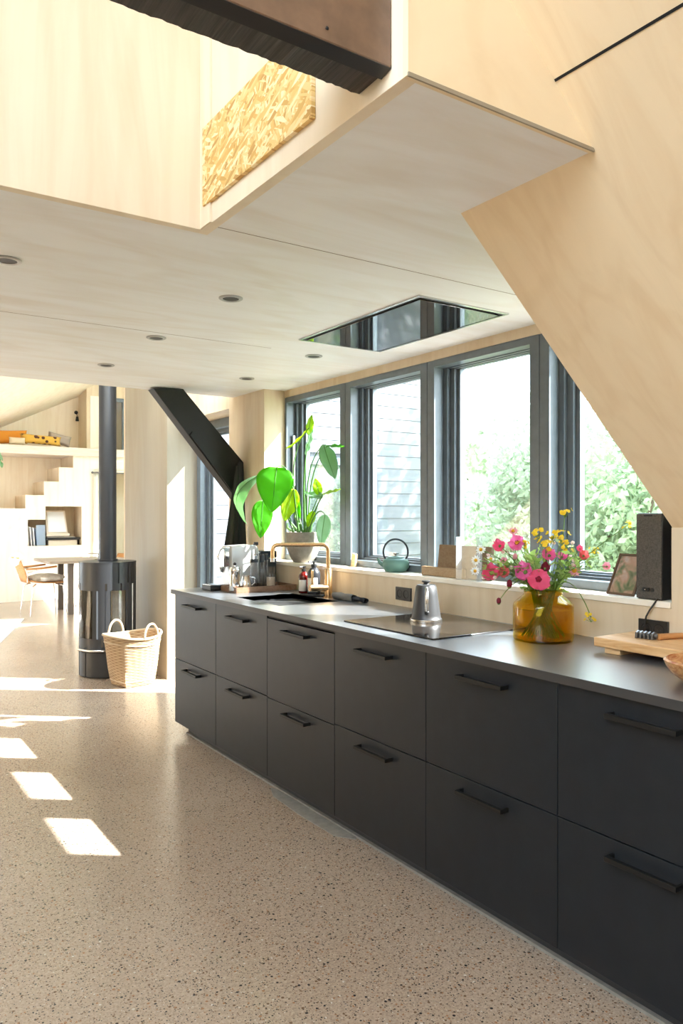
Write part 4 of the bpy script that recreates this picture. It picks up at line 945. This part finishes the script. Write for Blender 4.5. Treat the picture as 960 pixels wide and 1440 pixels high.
FL = [('largest open pink bloom with dark centre, at the front just above the vase rim', 757, 815, 13, 'open', 'petal_pink', -0.10, (0, 0, 0.1), None),
      ('magenta bloom turned sideways, immediately left of the largest front bloom', 739, 805, 11, 'cup', 'petal_magenta', -0.07, (-0.5, 0.2, 0.4), None),
      ('deep pink ruffled bloom at the lower left edge of the bouquet', 691, 806, 10.5, 'cup', 'petal_pink', -0.04, (-0.3, 0, 0.2), None),
      ('deep pink half-open bloom at the upper left of the bouquet', 703, 768, 8, 'cup', 'petal_pink', 0.0, (-0.6, 0.3, 0.3), None),
      ('pink bloom high in the bouquet with a yellow flower beside it', 727, 764, 10, 'open', 'petal_magenta', 0.02, (-0.4, 0.2, 0.5), 'flower_heart'),
      ('small pale pink bloom, highest of the pink flowers on the left', 721, 747, 6, 'daisy', 'petal_pale', 0.05, (0, 0, 0.8), None),
      ('coral bloom between the lower left pink bloom and the magenta one', 709, 805, 7, 'cup', 'petal_coral', -0.06, (-0.2, 0, 0.2), None),
      ('tiny pale pink bloom above the coral bloom', 708, 790, 4.5, 'cup', 'petal_pale', 0.0, None, None),
      ('dark wine-red bloom tucked above the largest front bloom', 766, 800, 6, 'cup', 'petal_wine', -0.05, (0.2, 0, 0.5), None),
      ('lilac pink bloom in the middle below the yellow sprays', 772, 782, 8.5, 'cup', 'petal_magenta', -0.02, (-0.2, 0, 0.5), None),
      ('lilac pink bloom right of the middle, half hidden by stalks', 790, 784, 6, 'cup', 'petal_magenta', 0.0, (0.3, 0, 0.5), None),
      ('small pink bloom at the right top of the bouquet', 815, 772, 4, 'cup', 'petal_pink', 0.02, None, None),
      ('coral bloom on the right just under the small pink one', 820, 782, 6, 'cup', 'petal_coral', 0.0, (0.3, 0, 0.3), None),
      ('pale pink spiky bloom low on the right side', 807, 803, 8, 'daisy', 'petal_pale', -0.02, (0.2, 0, 0.6), None),
      ('dark wine-red bud at the lower left above the rim', 716, 821, 5, 'bud', 'petal_wine', -0.08, None, None),
      ('small pink bud in the left centre under the tall pink bloom', 724, 783, 4.2, 'bud', 'petal_pale', 0.0, None, None),
      ('drooping purple bud hanging below the rim on the left', 701, 845, 4, 'bud', 'petal_wine', -0.08, None, None),
      ('single pink bloom on a long stalk far right near the photo frame', 853, 797, 5, 'cup', 'petal_pale', 0.04, None, None),
      ('yellow spray left of the window post at the top', 757, 751, 9, 'spray', 'petal_yellow', 0.02, None, None),
      ('yellow spray in front of the post, upper middle', 778, 754, 8, 'spray', 'petal_yellow', 0.0, None, None),
      ('broad yellow spray upper middle right', 790, 755, 10, 'spray', 'petal_yellow', 0.0, None, None),
      ('yellow spray right of the broad one and a little lower', 797, 768, 8, 'spray', 'petal_yellow', -0.02, None, None),
      ('yellow spray in the centre above the dark red bloom', 767, 769, 9, 'spray', 'petal_yellow', -0.02, None, None),
      ('tallest yellow spray reaching up in front of the glass', 794, 721, 6.5, 'spray', 'petal_yellow', 0.02, None, None),
      ('yellow bloom hanging down over the rim on the right', 831, 868, 6, 'spray', 'petal_yellow', -0.02, None, None),
      ('thin yellow spray at the far right of the bouquet', 836, 774, 5, 'spray', 'petal_yellow', 0.04, None, None),
      ('yellow spray on a long thin stalk leaning right towards the speaker', 883, 738, 6, 'spray', 'petal_yellow', 0.06, None, None),
      ('yellow bloom next to the high pink bloom on the left', 736, 766, 6, 'spray', 'petal_yellow', 0.0, None, None),
      ('white daisy highest at the left edge of the bouquet', 676, 773, 6, 'daisy', 'petal_white', 0.03, (-0.4, 0, 0.3), None),
      ('white daisy at the far left, second from the top', 669, 788, 6, 'daisy', 'petal_white', 0.02, (-0.5, 0, 0.3), None),
      ('white daisy lowest at the far left edge by the acrylic stand', 668, 803, 5.5, 'daisy', 'petal_white', 0.0, (-0.5, 0, 0.1), None),
      ('white daisy right of the other three, above the pink bloom', 690, 786, 5, 'daisy', 'petal_white', 0.02, (-0.2, 0, 0.4), None)]
for a in FL: flower(*a)
for k in range(34):
    r = random.Random(k + 50); hx = r.uniform(676, 838); hy = r.uniform(762, 822) if 700 < hx < 815 else r.uniform(780, 815)
    sp_ = thing('leafy_sprig', 'feathery green sprig filling the bouquet in the amber vase', 'sprig', VC + V((0, 0, 0.014)), 0, 'green sprigs in the amber vase')
    head = at_d(hx, hy, DV + r.uniform(-0.09, 0.08)); pts = stem_path(head, k + 200)
    MB().tube(pts, 0.0013, 6).build('stem', 'stem_green', sp_, smooth=60, world=True)
    lm = MB()
    for q in range(11):
        p = pts[3 + min(7, q * 7 // 10)] if q < 10 else head
        p = pts[3].lerp(head, q / 10) if False else p
        d = V((r.gauss(0, 1), r.gauss(0, 1), r.uniform(-0.2, 1.2))).normalized(); L = r.uniform(0.022, 0.055)
        lm.grid(blade(p, p + d * L, L * r.uniform(0.12, 0.42), V((r.gauss(0, 1), r.gauss(0, 1), 1)), fold=0.1, shape=0.8), 5, 2)
    lm.build('leaves', 'sprig_green', sp_, smooth=180, world=True)

for k in range(14):
    r = random.Random(k + 400); hx = r.uniform(672, 834); hy = r.uniform(758, 815)
    fb = thing('cut_flower', 'tiny pale blossom dotted among the green sprigs of the bouquet', 'flower', VC + V((0, 0, 0.014)), 0, 'tiny filler blossoms in the bouquet')
    head = at_d(hx, hy, DV + r.uniform(-0.08, 0.06))
    MB().tube(stem_path(head, k + 700), 0.0011, 6).build('stem', 'stem_green', fb, smooth=60, world=True)
    petals(head, camdir(head) + V((r.gauss(0, .4), 0, 0.5)), 0.0085, 5, 0.4, 0.6, r.random() * 6).build('bloom', 'petal_cream', fb, smooth=180, world=True)

# ================================================================== STOVE AND BASKET
SCN = V((2.005, 6.575, 0))
sv = thing('wood_stove', 'round black steel wood-burning stove with glass door and flue', 'stove', SCN)
R_ = 0.236
def drum(a0, a1, z0, z1, r=R_, n=None, th=0.012):
    n = n or max(4, int(abs(a1 - a0) / 2.5)); m = MB()
    def P2(a, rr, z): a = math.radians(a); return V((rr * math.cos(a), rr * math.sin(a), z))
    for i in range(n):
        p, q = a0 + (a1 - a0) * i / n, a0 + (a1 - a0) * (i + 1) / n
        m.hexa([P2(p, r, z0), P2(q, r, z0), P2(q, r - th, z0), P2(p, r - th, z0)], [P2(p, r, z1), P2(q, r, z1), P2(q, r - th, z1), P2(p, r - th, z1)])
    return m
def joinmb(*ms):
    m = MB()
    for x in ms: m.add(x.v, x.f)
    return m
FA = 252.0    # bearing of the camera from the stove, degrees
body = joinmb(drum(0, 360, 0.012, 0.26), drum(0, 360, 0.79, 0.958), drum(FA + 66, FA + 360 - 110, 0.26, 0.79))
body.box(-0.16, 0.16, -0.16, 0.16, 0.24, 0.26)
body.build('body', 'stove_steel', sv, smooth=30)
MB().lathe([(0, 0.958), (0.238, 0.958), (0.238, 0.966), (0, 0.966)], n=64).build('top_plate', 'stove_steel', sv, smooth=30)
MB().lathe([(0, 0), (0.20, 0), (0.20, 0.012), (0, 0.012)], n=48).build('base_plate', 'stove_steel', sv, smooth=30)
MB().lathe([(0.073, 0.966), (0.073, 3.58), (0.069, 3.58), (0.069, 0.966)], n=40).build('flue_pipe', 'stove_steel', sv, smooth=40)
MB().lathe([(0.073, 0.966), (0.084, 0.966), (0.084, 0.985), (0.073, 0.985)], n=40).build('flue_collar', 'stove_steel', sv, smooth=40)
door = joinmb(drum(FA - 110, FA + 66, 0.26, 0.33), drum(FA - 110, FA + 66, 0.73, 0.79), drum(FA - 30, FA - 4, 0.33, 0.73), drum(FA - 3, FA + 6, 0.33, 0.73), drum(FA + 40, FA + 66, 0.33, 0.73), drum(FA - 110, FA - 96, 0.33, 0.73)).build('door', 'stove_steel', sv, smooth=30)
drum(FA + 6, FA + 40, 0.33, 0.73, R_ - 0.003, th=0.005).build('door_glass', 'stove_glass', door, smooth=30)
drum(FA - 96, FA - 30, 0.33, 0.73, R_ - 0.003, th=0.005).build('side_glass', 'stove_glass', door, smooth=30)
fd = V((math.cos(math.radians(FA + 20)), math.sin(math.radians(FA + 20)), 0)); fs_ = V((-fd.y, fd.x, 0))
MB().prism([fd * 0.185 - fs_ * 0.02 + V((0, 0, 0.262)), fd * 0.185 + fs_ * 0.155 + V((0, 0, 0.262)), fd * 0.185 + fs_ * 0.155 + V((0, 0, 0.78)), fd * 0.185 - fs_ * 0.02 + V((0, 0, 0.78))], fd * -0.03).build('fire_lining', 'stove_lining', sv)
def PH(a, r, z): a = math.radians(a); return V((r * math.cos(a), r * math.sin(a), z))
lab(MB().tube([PH(FA - 62, R_ + 0.004, 0.235), PH(FA - 60, R_ + 0.03, 0.237), PH(FA - 30, R_ + 0.035, 0.237), PH(FA - 6, R_ + 0.03, 0.237), PH(FA - 4, R_ + 0.003, 0.235)], 0.010, 10).build('ash_handle', 'chrome', sv, smooth=50), 'bright steel ash drawer handle')
ash = drum(FA - 60, FA - 6, 0.215, 0.236, R_ + 0.006, th=0.01); ash.build('ash_slot', 'gap_black', sv, smooth=30)

BK = V((2.045, 6.05, 0)); bk = thing('wicker_basket', 'pale woven wicker log basket with two loop handles by the stove', 'basket', BK, math.radians(12))
def basket():
    n, m = 56, 22; vs = []; uv = []
    for side in (0, 1):
        for j in range(m + 1):
            t = j / m; z = 0.006 + t * 0.395 if side == 0 else 0.016 + t * 0.385
            for k in range(n):
                q = 2 * math.pi * k / n; x, y = math.cos(q), math.sin(q); g = 1 / max(abs(x), abs(y)); sqf = 0.75 * (1 - t) ** 1.4 + 0.05
                x *= 1 + (g - 1) * sqf; y *= 1 + (g - 1) * sqf
                r = 0.128 + (0.232 - 0.128) * t ** 0.8 - (0.010 if side else 0)
                zz = z + 0.015 * t * math.cos(2 * q)
                vs.append((x * r, y * r * 0.92, zz)); uv.append((k / n, t))
    mb = MB(); fs = []; L = (m + 1) * n
    for s in (0, 1):
        for j in range(m):
            for k in range(n): fs.append((s * L + j * n + k, s * L + j * n + (k + 1) % n, s * L + (j + 1) * n + (k + 1) % n, s * L + (j + 1) * n + k))
    for k in range(n): fs.append((m * n + k, m * n + (k + 1) % n, L + m * n + (k + 1) % n, L + m * n + k))
    fs.append(tuple(range(n))[::-1]); fs.append(tuple(L + k for k in range(n)))
    mb.add(vs, fs); o = mb.build('woven_body', 'wicker', bk, smooth=60)
    me = o.data; ul = me.uv_layers.new(name='UVMap')
    for lp_ in me.loops:
        c = me.vertices[lp_.vertex_index].co; a = math.atan2(c.y / 0.92, c.x) / (2 * math.pi) % 1.0
        ul.data[lp_.index].uv = (a, c.z / 0.40)
    for poly in me.polygons:     # seam fix
        us = [ul.data[i].uv[0] for i in poly.loop_indices]
        if max(us) - min(us) > 0.5:
            for i in poly.loop_indices:
                if ul.data[i].uv[0] < 0.5: ul.data[i].uv[0] += 1.0
basket()
def ringpts(r, z, n=48, wav=0.015): return [V((r * math.cos(2 * math.pi * k / n), r * 0.92 * math.sin(2 * math.pi * k / n), z + wav * math.cos(4 * math.pi * k / n))) for k in range(n + 1)]
lab(MB().tube(ringpts(0.231, 0.402), 0.011, 8, False).tube(ringpts(0.222, 0.345), 0.006, 8, False).build('rim', 'rattan', bk, smooth=60), 'pale braided rim')
sqp = []
for k in range(49):
    q = 2 * math.pi * k / 48; x, y = math.cos(q), math.sin(q); g = 1 / max(abs(x), abs(y)); sf = 0.68; sqp.append(V((x * (1 + (g - 1) * sf) * 0.143, y * (1 + (g - 1) * sf) * 0.132, 0.045)))
MB().tube(sqp, 0.006, 8, False).build('base_band', 'rattan', bk, smooth=60)
for ang in (-78, 98):
    a = math.radians(ang); c_ = V((0.225 * math.cos(a), 0.207 * math.sin(a), 0.385)); t_ = V((-math.sin(a), math.cos(a), 0))
    MB().tube([c_ + t_ * (0.072 * math.cos(math.pi * k / 12)) + V((0, 0, 0.115 * math.sin(math.pi * k / 12))) for k in range(13)], 0.0095, 8).build('handle', 'rattan', bk, smooth=60)

# ================================================================== FAR ROOM FURNITURE
def make_chair(label, loc, rz):
    c = thing('dining_chair', label, 'chair', loc, rz, 'plywood armchairs at the far dining table')
    MB().grid(lambda i, j: V((-0.21 + 0.44 * i, (j - 0.5) * 0.44, 0.425 + 0.05 * (1 - i) ** 3 - 0.012 * math.sin(math.pi * j) + 0.01 * i)), 10, 8).build('seat', 'chair_wood', c, smooth=60, solid=0.014)
    MB().grid(lambda i, j: V((-0.22 - 0.13 * i - 0.05 * math.sin(math.pi * j) * i, (j - 0.5) * (0.40 - 0.04 * i), 0.44 + 0.35 * i)), 8, 8).build('backrest', 'chair_wood', c, smooth=60, solid=0.014)
    for sx, sy in ((1, 1), (1, -1), (-1, 1), (-1, -1)):
        MB().tube([(0.13 * sx + 0.01, 0.13 * sy, 0.415), (0.20 * sx + 0.02, 0.20 * sy, 0.39), (0.24 * sx + 0.02, 0.235 * sy, 0.0)], [0.009, 0.009, 0.008], 8).build('leg', 'chrome', c, smooth=50)
    for sy in (1, -1):
        a = MB().tube([(-0.27, 0.21 * sy, 0.63), (-0.10, 0.245 * sy, 0.635), (0.12, 0.245 * sy, 0.655)], [0.012, 0.014, 0.013], 8); a.build('armrest', 'chair_wood', c, smooth=50)
        MB().tube([(-0.25, 0.2 * sy, 0.46), (-0.26, 0.225 * sy, 0.58), (-0.10, 0.24 * sy, 0.628)], 0.006, 8).build('armrest_bracket', 'chrome', c, smooth=50)
    return c
ch1 = make_chair('plywood armchair with chrome legs at the near end of the far dining table', (2.46, 11.02, 0), math.radians(4))
c2 = copy_tree(ch1); c2.location = (3.22, 10.98, 0); c2.rotation_euler = (0, 0, math.radians(182)); c2['label'] = 'second plywood armchair, partly hidden behind the stove at the far table'
def fluffy(name, label, loc, sc, mt, rz=0, bend=0):
    r = np.random.default_rng(len(name) + int(loc[0] * 100)); m = MB()
    m.ball((0, 0, 0), 1.0, 40, 24); 
    vs = []
    for p in m.v:
        p = V(p); k = 1 + 0.10 * math.sin(9 * p.x + 3 * p.y) * math.sin(8 * p.y + 2) + r.uniform(-0.05, 0.05)
        vs.append((p.x * sc[0] * k, p.y * sc[1] * k, p.z * sc[2] * k))
    m.v = vs; o = m.build(name, mt, None, smooth=180); o.location = loc; o.rotation_euler = (0, bend, rz); tag(o, label, 'sheepskin', 'sheepskins on the far chair'); return o
fluffy('sheepskin', 'greyish sheepskin draped over the seat of the near plywood armchair', (2.50, 11.02, 0.490), (0.25, 0.24, 0.055), 'sheepskin_grey', math.radians(4))
fluffy('sheepskin', 'white fluffy sheepskin hanging over the backrest of the near plywood armchair', (2.125, 11.0, 0.755), (0.065, 0.19, 0.085), 'sheepskin_white', math.radians(4), 0.3)
tbx = thing('dining_table', 'pale wooden dining table behind the stove in the far room', 'table', (3.3, 11.0, 0))
MB().box(2.45, 4.25, 10.55, 11.50, 0.70, 0.735).build('tabletop', 'table_wood', tbx, bev=0.006, world=True)
for x_, y_ in ((2.76, 10.70), (2.78, 11.32), (4.05, 10.70), (4.05, 11.32)): MB().box(x_ - 0.035, x_ + 0.035, y_ - 0.03, y_ + 0.03, 0, 0.70).build('leg', 'dark_leg', tbx, world=True)
cs = thing('cake_stand', 'thin grey footed tray standing on the far dining table', 'stand', (3.15, 10.75, 0.7352))
MB().lathe([(0, 0.075), (0.15, 0.078), (0.155, 0.086), (0.15, 0.088), (0, 0.084)], n=32).build('plate', 'steel', cs, smooth=40)
MB().lathe([(0, 0), (0.05, 0), (0.045, 0.006), (0.012, 0.012), (0.012, 0.076), (0, 0.076)], n=20).build('foot', 'steel', cs, smooth=40)
# record player group in the niche
rp = thing('record_player', 'silver record player on a pale stand in the stair niche', 'record player', (3.10, 12.9, 0.8605))
MB().box(2.95, 3.40, 12.78, 13.10, 0.8605, 0.945).build('stand', 'frame_pale', rp, world=True, bev=0.004)
MB().box(2.91, 3.44, 12.75, 13.12, 0.945, 0.985).build('plinth', 'black_plastic', rp, world=True, bev=0.004)
MB().lathe([(0, 0.985), (0.14, 0.985), (0.14, 1.0), (0, 1.0)], (3.10, 12.93, 0), 32).build('platter', 'black_plastic', rp, world=True, smooth=40)
MB().box(2.93, 3.36, 12.76, 13.10, 0.99 + 0.0, 1.0).build('deck', 'steel', rp, world=True)
MB().tube([(3.36, 13.05, 1.03), (3.35, 12.9, 1.03), (3.28, 12.82, 1.015)], 0.008, 8).build('tone_arm', 'steel', rp, world=True, smooth=50)
ar = thing('framed_print', 'white framed print propped above the record player', 'picture', (3.08, 13.0, 1.03))
MB().prism([(2.94, 12.86, 1.05), (3.27, 12.86, 1.05), (3.25, 12.98, 1.42), (2.95, 12.98, 1.42)], (0, 0.02, 0)).build('frame', 'frame_pale', ar, world=True)
lab(MB().prism([(2.965, 12.855, 1.075), (3.245, 12.855, 1.075), (3.228, 12.967, 1.40), (2.972, 12.967, 1.40)], (0, 0.004, 0)).build('print', 'art_print', ar, world=True), 'pale glazed print')
MB().box(2.93, 3.29, 12.82, 13.08, 1.01, 1.05).build('ledge', 'frame_pale', ar, world=True)
RL = ['cream record sleeve at the far left of the stair niche', 'white record sleeve leaning second from the left in the niche', 'pale record sleeve leaning third in the niche', 'white record sleeve with dark spine leaning fourth in the niche']
for k in range(4):
    x = 2.635 + 0.045 * k; rr = MB().prism([(x, 12.74, 0.861), (x + 0.012, 12.74, 0.861), (x - 0.02 + 0.012, 12.74, 0.861 + 0.31 - 0.01 * k), (x - 0.02, 12.74, 0.861 + 0.31 - 0.01 * k)], (0, 0.30, 0))
    tag(rr.build('record_sleeve', ['record_cream', 'record_white', 'record_white', 'record_blue'][k]), RL[k], 'record', 'records in the stair niche')
tag(MB().prism([(2.70 + 0.07, 12.80, 0.861), (2.91, 12.80, 0.861), (2.91, 12.83, 1.19), (2.70 + 0.07, 12.83, 1.19)], (0, 0.012, 0)).build('record_sleeve', 'record_blue', bev=0.004), 'blue-grey record sleeve facing out beside the record player', 'record', 'records in the stair niche')
# pillows on the loft
def pillow(label, px, py, wpx, hpx, mt, Y=12.86, tilt=0.0):
    c = on_y(px, py, Y); D_ = c.x * SI + c.y * CO; w = wpx * D_ / F; h = hpx * D_ / F
    m = MB()
    def fn(sgn):
        def g(i, j):
            u, v = 2 * i - 1, 2 * j - 1; p = (1 - u ** 4) * (1 - v ** 4)
            e = 1 - 0.07 * (1 - u * u) * v * v; 
            return V((u * w / 2 * (1 - 0.06 * (1 - v * v)), sgn * 0.075 * max(0, p) ** 0.5, v * h / 2 * (1 - 0.06 * (1 - u * u))))
        return g
    m.grid(fn(1), 14, 14).grid(fn(-1), 14, 14)
    o = m.build('pillow', mt, None, smooth=180); o.location = c; o.rotation_euler = (0, tilt, 0); tag(o, label, 'pillow', 'pillows on the sleeping loft'); return o
pillow('bright orange pillow at the left end of the sleeping loft', 14, 614.5, 46, 19, 'pillow_orange', 13.0, -0.05)
pillow('cream pillow peeking out below the orange pillow', 24, 620, 22, 10, 'pillow_cream', 12.80)
pillow('mustard pillow with dark spots lying on the loft edge', 57, 618.5, 56, 13, 'pillow_mustard', 12.84, 0.05)
pillow('greyish pillow right of the spotted mustard one', 83, 618, 32, 15, 'pillow_grey', 12.98, 0.22)
wl = thing('wall_lamp', 'small black wall lamp above the sleeping loft', 'lamp', on_y(107, 580, 13.49))
q = on_y(107, 580, 13.46); MB().ball(q, 0.032, 14, 10).build('mount', 'lamp_black', wl, world=True, smooth=60)
q2 = on_y(108.5, 589, 13.40); MB().tube([q, q2 + V((0, 0, 0.05))], 0.006, 8).build('lamp_arm', 'lamp_black', wl, world=True); MB().tube([q2 + V((0, 0, 0.04)), q2 - V((0, 0, 0.04))], [0.018, 0.03], 14).build('lamp_shade', 'lamp_black', wl, world=True, smooth=40)
cu = thing('curtain', 'sheer cream curtain hanging beside the stove pipe in the far room', 'curtain', (3.72, 12.66, 2.0))
MB().grid(lambda i, j: V((3.63 + 0.30 * i, 12.66 + 0.02 * math.sin(i * 30), 2.03 - 1.75 * j)), 40, 4).build('curtain_panel', 'curtain_cloth', cu, world=True, smooth=180, solid=0.002)
rd_ = thing('curtain_rod', 'dark thin curtain rod above the far window', 'curtain rod', (4.2, 12.66, 2.045))
MB().tube([(3.62, 12.66, 2.045), (5.0, 12.66, 2.045)], 0.012, 10).build('rod', 'lamp_ring', rd_, world=True, smooth=50)
MB().ball((3.61, 12.66, 2.045), 0.02, 10, 8).build('finial', 'lamp_ring', rd_, world=True, smooth=50)
rg0, rg1 = on_z(34, 871, 0), on_z(0, 905, 0); dr_ = (rg1 - rg0).normalized(); pr_ = V((-dr_.y, dr_.x, 0)); pr_ = pr_ if pr_.x < 0 else -pr_
rgm = MB().prism([V((p.x, p.y, 0.0005)) for p in (rg0, rg0 + dr_ * 2.6, rg0 + dr_ * 2.6 + pr_ * 2.2, rg0 + pr_ * 2.2)], (0, 0, 0.012))
tag(rgm.build('rug', 'rug_white'), 'white patterned rug at the left edge of the far room', 'rug')
hg = thing('hanging_plant', 'trailing green plant tip hanging at the left edge below the loft', 'plant', on_y(-14, 600, 11.5))
pts = [on_y(-14, 600, 11.5), on_y(-8, 620, 11.5), on_y(-2, 638, 11.5), on_y(2, 652, 11.5)]
MB().tube(pts, 0.005, 6).build('vine', 'stalk_green', hg, world=True)
for k, (a_, b_) in enumerate((((-6, 630), (1, 640)), ((-2, 638), (4, 648)), ((2, 650), (3, 658)), ((-3, 645), (1, 655)))):
    MB().grid(blade(on_y(*a_, 11.5), on_y(*b_, 11.48), 0.05, vw), 8, 4).build('leaf', 'strelitzia_pale', hg, world=True, smooth=180, solid=0.001)
MB().lathe([(0, -0.05), (0.06, -0.05), (0.09, 0.05), (0.08, 0.05), (0, 0.04)], on_y(-18, 598, 11.5), 20).build('pot', 'pot_clay', hg, world=True, smooth=50)
MB().tube([on_y(-18, 598, 11.5), on_y(-18, 540, 11.5)], 0.003, 6).build('cord', 'rattan', hg, world=True)

# ================================================================== OUTSIDE
g = struct('ground', MB().box(5.2, 40, -25, 6.9, -0.3, -0.12).box(5.96, 40, 6.9, 40, -0.3, -0.12), 'lawn')
struct('ground_bounce', MB().box(2.76, 5.2, -25, 6.9, -0.3, -0.11), 'terrace')  # unseen pale paving, added to bounce sunlight up to the soffit
def shrub(name, label, x, y, h, rad, n, mt, leaf_l, seed, base=0.3, lumps=7):
    r = np.random.default_rng(seed); t = thing(name, label, 'shrub', (x, y, -0.12), 0, 'garden shrubs beyond the kitchen windows')
    cen = []; rr = []
    for k in range(lumps):
        a = r.uniform(0, 6.28); d = rad * r.uniform(0.0, 0.62); cen.append((d * math.cos(a), d * math.sin(a), h * r.uniform(base, 0.86))); rr.append(rad * r.uniform(0.38, 0.62))
    cen = np.array(cen); rr = np.array(rr)
    ci = r.integers(0, lumps, n); dirs = r.normal(size=(n, 3)); dirs /= np.linalg.norm(dirs, axis=1)[:, None]
    P = cen[ci] + dirs * (rr[ci] * r.uniform(0.35, 1.0, n) ** 0.5)[:, None]
    P[:, 2] = np.clip(P[:, 2], 0.05, h)
    ax = r.normal(size=(n, 3)) + dirs * 0.6 + np.array([0, 0, -0.3]); ax /= np.linalg.norm(ax, axis=1)[:, None]
    nr = np.cross(ax, r.normal(size=(n, 3))); nr /= np.linalg.norm(nr, axis=1)[:, None]
    L = leaf_l * r.uniform(0.6, 1.3, n)[:, None]; W = L * 0.26
    fold = np.cross(nr, ax) * L * 0.05
    vs = np.empty((n, 4, 3)); vs[:, 0] = P; vs[:, 1] = P + ax * L * 0.5 + nr * W + fold; vs[:, 2] = P + ax * L; vs[:, 3] = P + ax * L * 0.5 - nr * W + fold
    me = bpy.data.meshes.new('foliage'); idx = np.arange(n * 4).reshape(n, 4)
    me.from_pydata(vs.reshape(-1, 3).tolist(), [], idx.tolist()); me.materials.append(MATS[mt]); me.update()
    o = bpy.data.objects.new('foliage', me); COL.objects.link(o); o.parent = t
    b = MB(); b.tube([(0, 0, 0), (0.02, 0.03, h * 0.3), (0.0, 0.0, h * 0.6)], [0.05, 0.04, 0.02], 8)
    for c in cen: b.tube([(0.02, 0.03, h * 0.25), (c[0] * 0.5, c[1] * 0.5, (c[2] + h * 0.25) * 0.55), tuple(c)], [0.03, 0.018, 0.008], 6)
    b.build('branches', 'bark', t, smooth=60)
    return t
shrub('garden_shrub', 'pale green leafy shrub filling the lower half of the third window', 5.9, 5.3, 2.85, 1.15, 18000, 'shrub_leaf_pale', 0.075, 11)
shrub('garden_shrub', 'dense bush between the third and fourth windows, close to the glass', 5.2, 3.75, 2.2, 1.0, 15000, 'shrub_leaf', 0.07, 12)
shrub('garden_shrub', 'tall loose shrub seen in the fourth window behind the flowers', 5.6, 2.6, 3.5, 1.2, 18000, 'shrub_leaf_pale', 0.075, 13)
shrub('garden_shrub', 'dark bush behind the speaker in the fourth window', 6.7, 3.6, 4.0, 1.35, 17000, 'shrub_leaf', 0.085, 14)
shrub('garden_tree', 'tall dark tree far right outside, hidden by the sloping plywood wall', 8.6, 4.0, 6.2, 1.7, 2300, 'shrub_leaf', 0.18, 21, 0.55, 9)
shrub('garden_tree', 'broad pale tree further back behind the third window', 9.2, 8.6, 3.2, 2.0, 11000, 'shrub_leaf_pale', 0.16, 15)
shrub('garden_tree', 'background tree further back behind the fourth window', 10.5, 5.8, 5.4, 2.4, 12000, 'shrub_leaf_pale', 0.17, 16)

# ================================================================== LIGHT
w = bpy.data.worlds.new('World'); SC.world = w; w.use_nodes = True; nt = w.node_tree; bg = nt.nodes['Background']
tc = N(nt, 'ShaderNodeTexCoord'); sx = N(nt, 'ShaderNodeSeparateXYZ'); nt.links.new(tc.outputs['Generated'], sx.inputs[0])
nt.links.new(ramp(nt, sx.outputs[2], [(0.0, (0.82, 0.92, 1.0)), (0.6, (0.70, 0.85, 1.0))]), bg.inputs[0]); bg.inputs[1].default_value = 9.5
SUN = V((-1.0, 0.8, -1.122)).normalized()
ld = bpy.data.lights.new('sun', 'SUN'); ld.energy = 30.0; ld.angle = math.radians(0.6); ld.color = (1.0, 0.99, 0.965)
lo = bpy.data.objects.new('sun', ld); COL.objects.link(lo); lo.rotation_euler = SUN.to_track_quat('-Z', 'Y').to_euler(); lo.location = (8, -6, 9)

cam = bpy.data.cameras.new('camera'); co = bpy.data.objects.new('camera', cam); COL.objects.link(co)
co.location = (0, 0, CAMZ); co.rotation_euler = (math.pi / 2, 0, -TH)
cam.sensor_fit = 'AUTO'; cam.sensor_width = 36; cam.lens = F / 1440 * 36; cam.shift_y = (CY - 720) / 1440; cam.clip_start = 0.02; cam.clip_end = 200
SC.camera = co
vs_ = SC.view_settings; vs_.view_transform = 'Standard'; vs_.look = 'None'; vs_.gamma = 1; vs_.use_curve_mapping = False; vs_.exposure = 0.50
SC.cycles.max_bounces = 14; SC.cycles.diffuse_bounces = 8; SC.cycles.glossy_bounces = 6; SC.cycles.transparent_max_bounces = 24
SC.cycles.use_denoising = True; SC.cycles.sample_clamp_indirect = 12
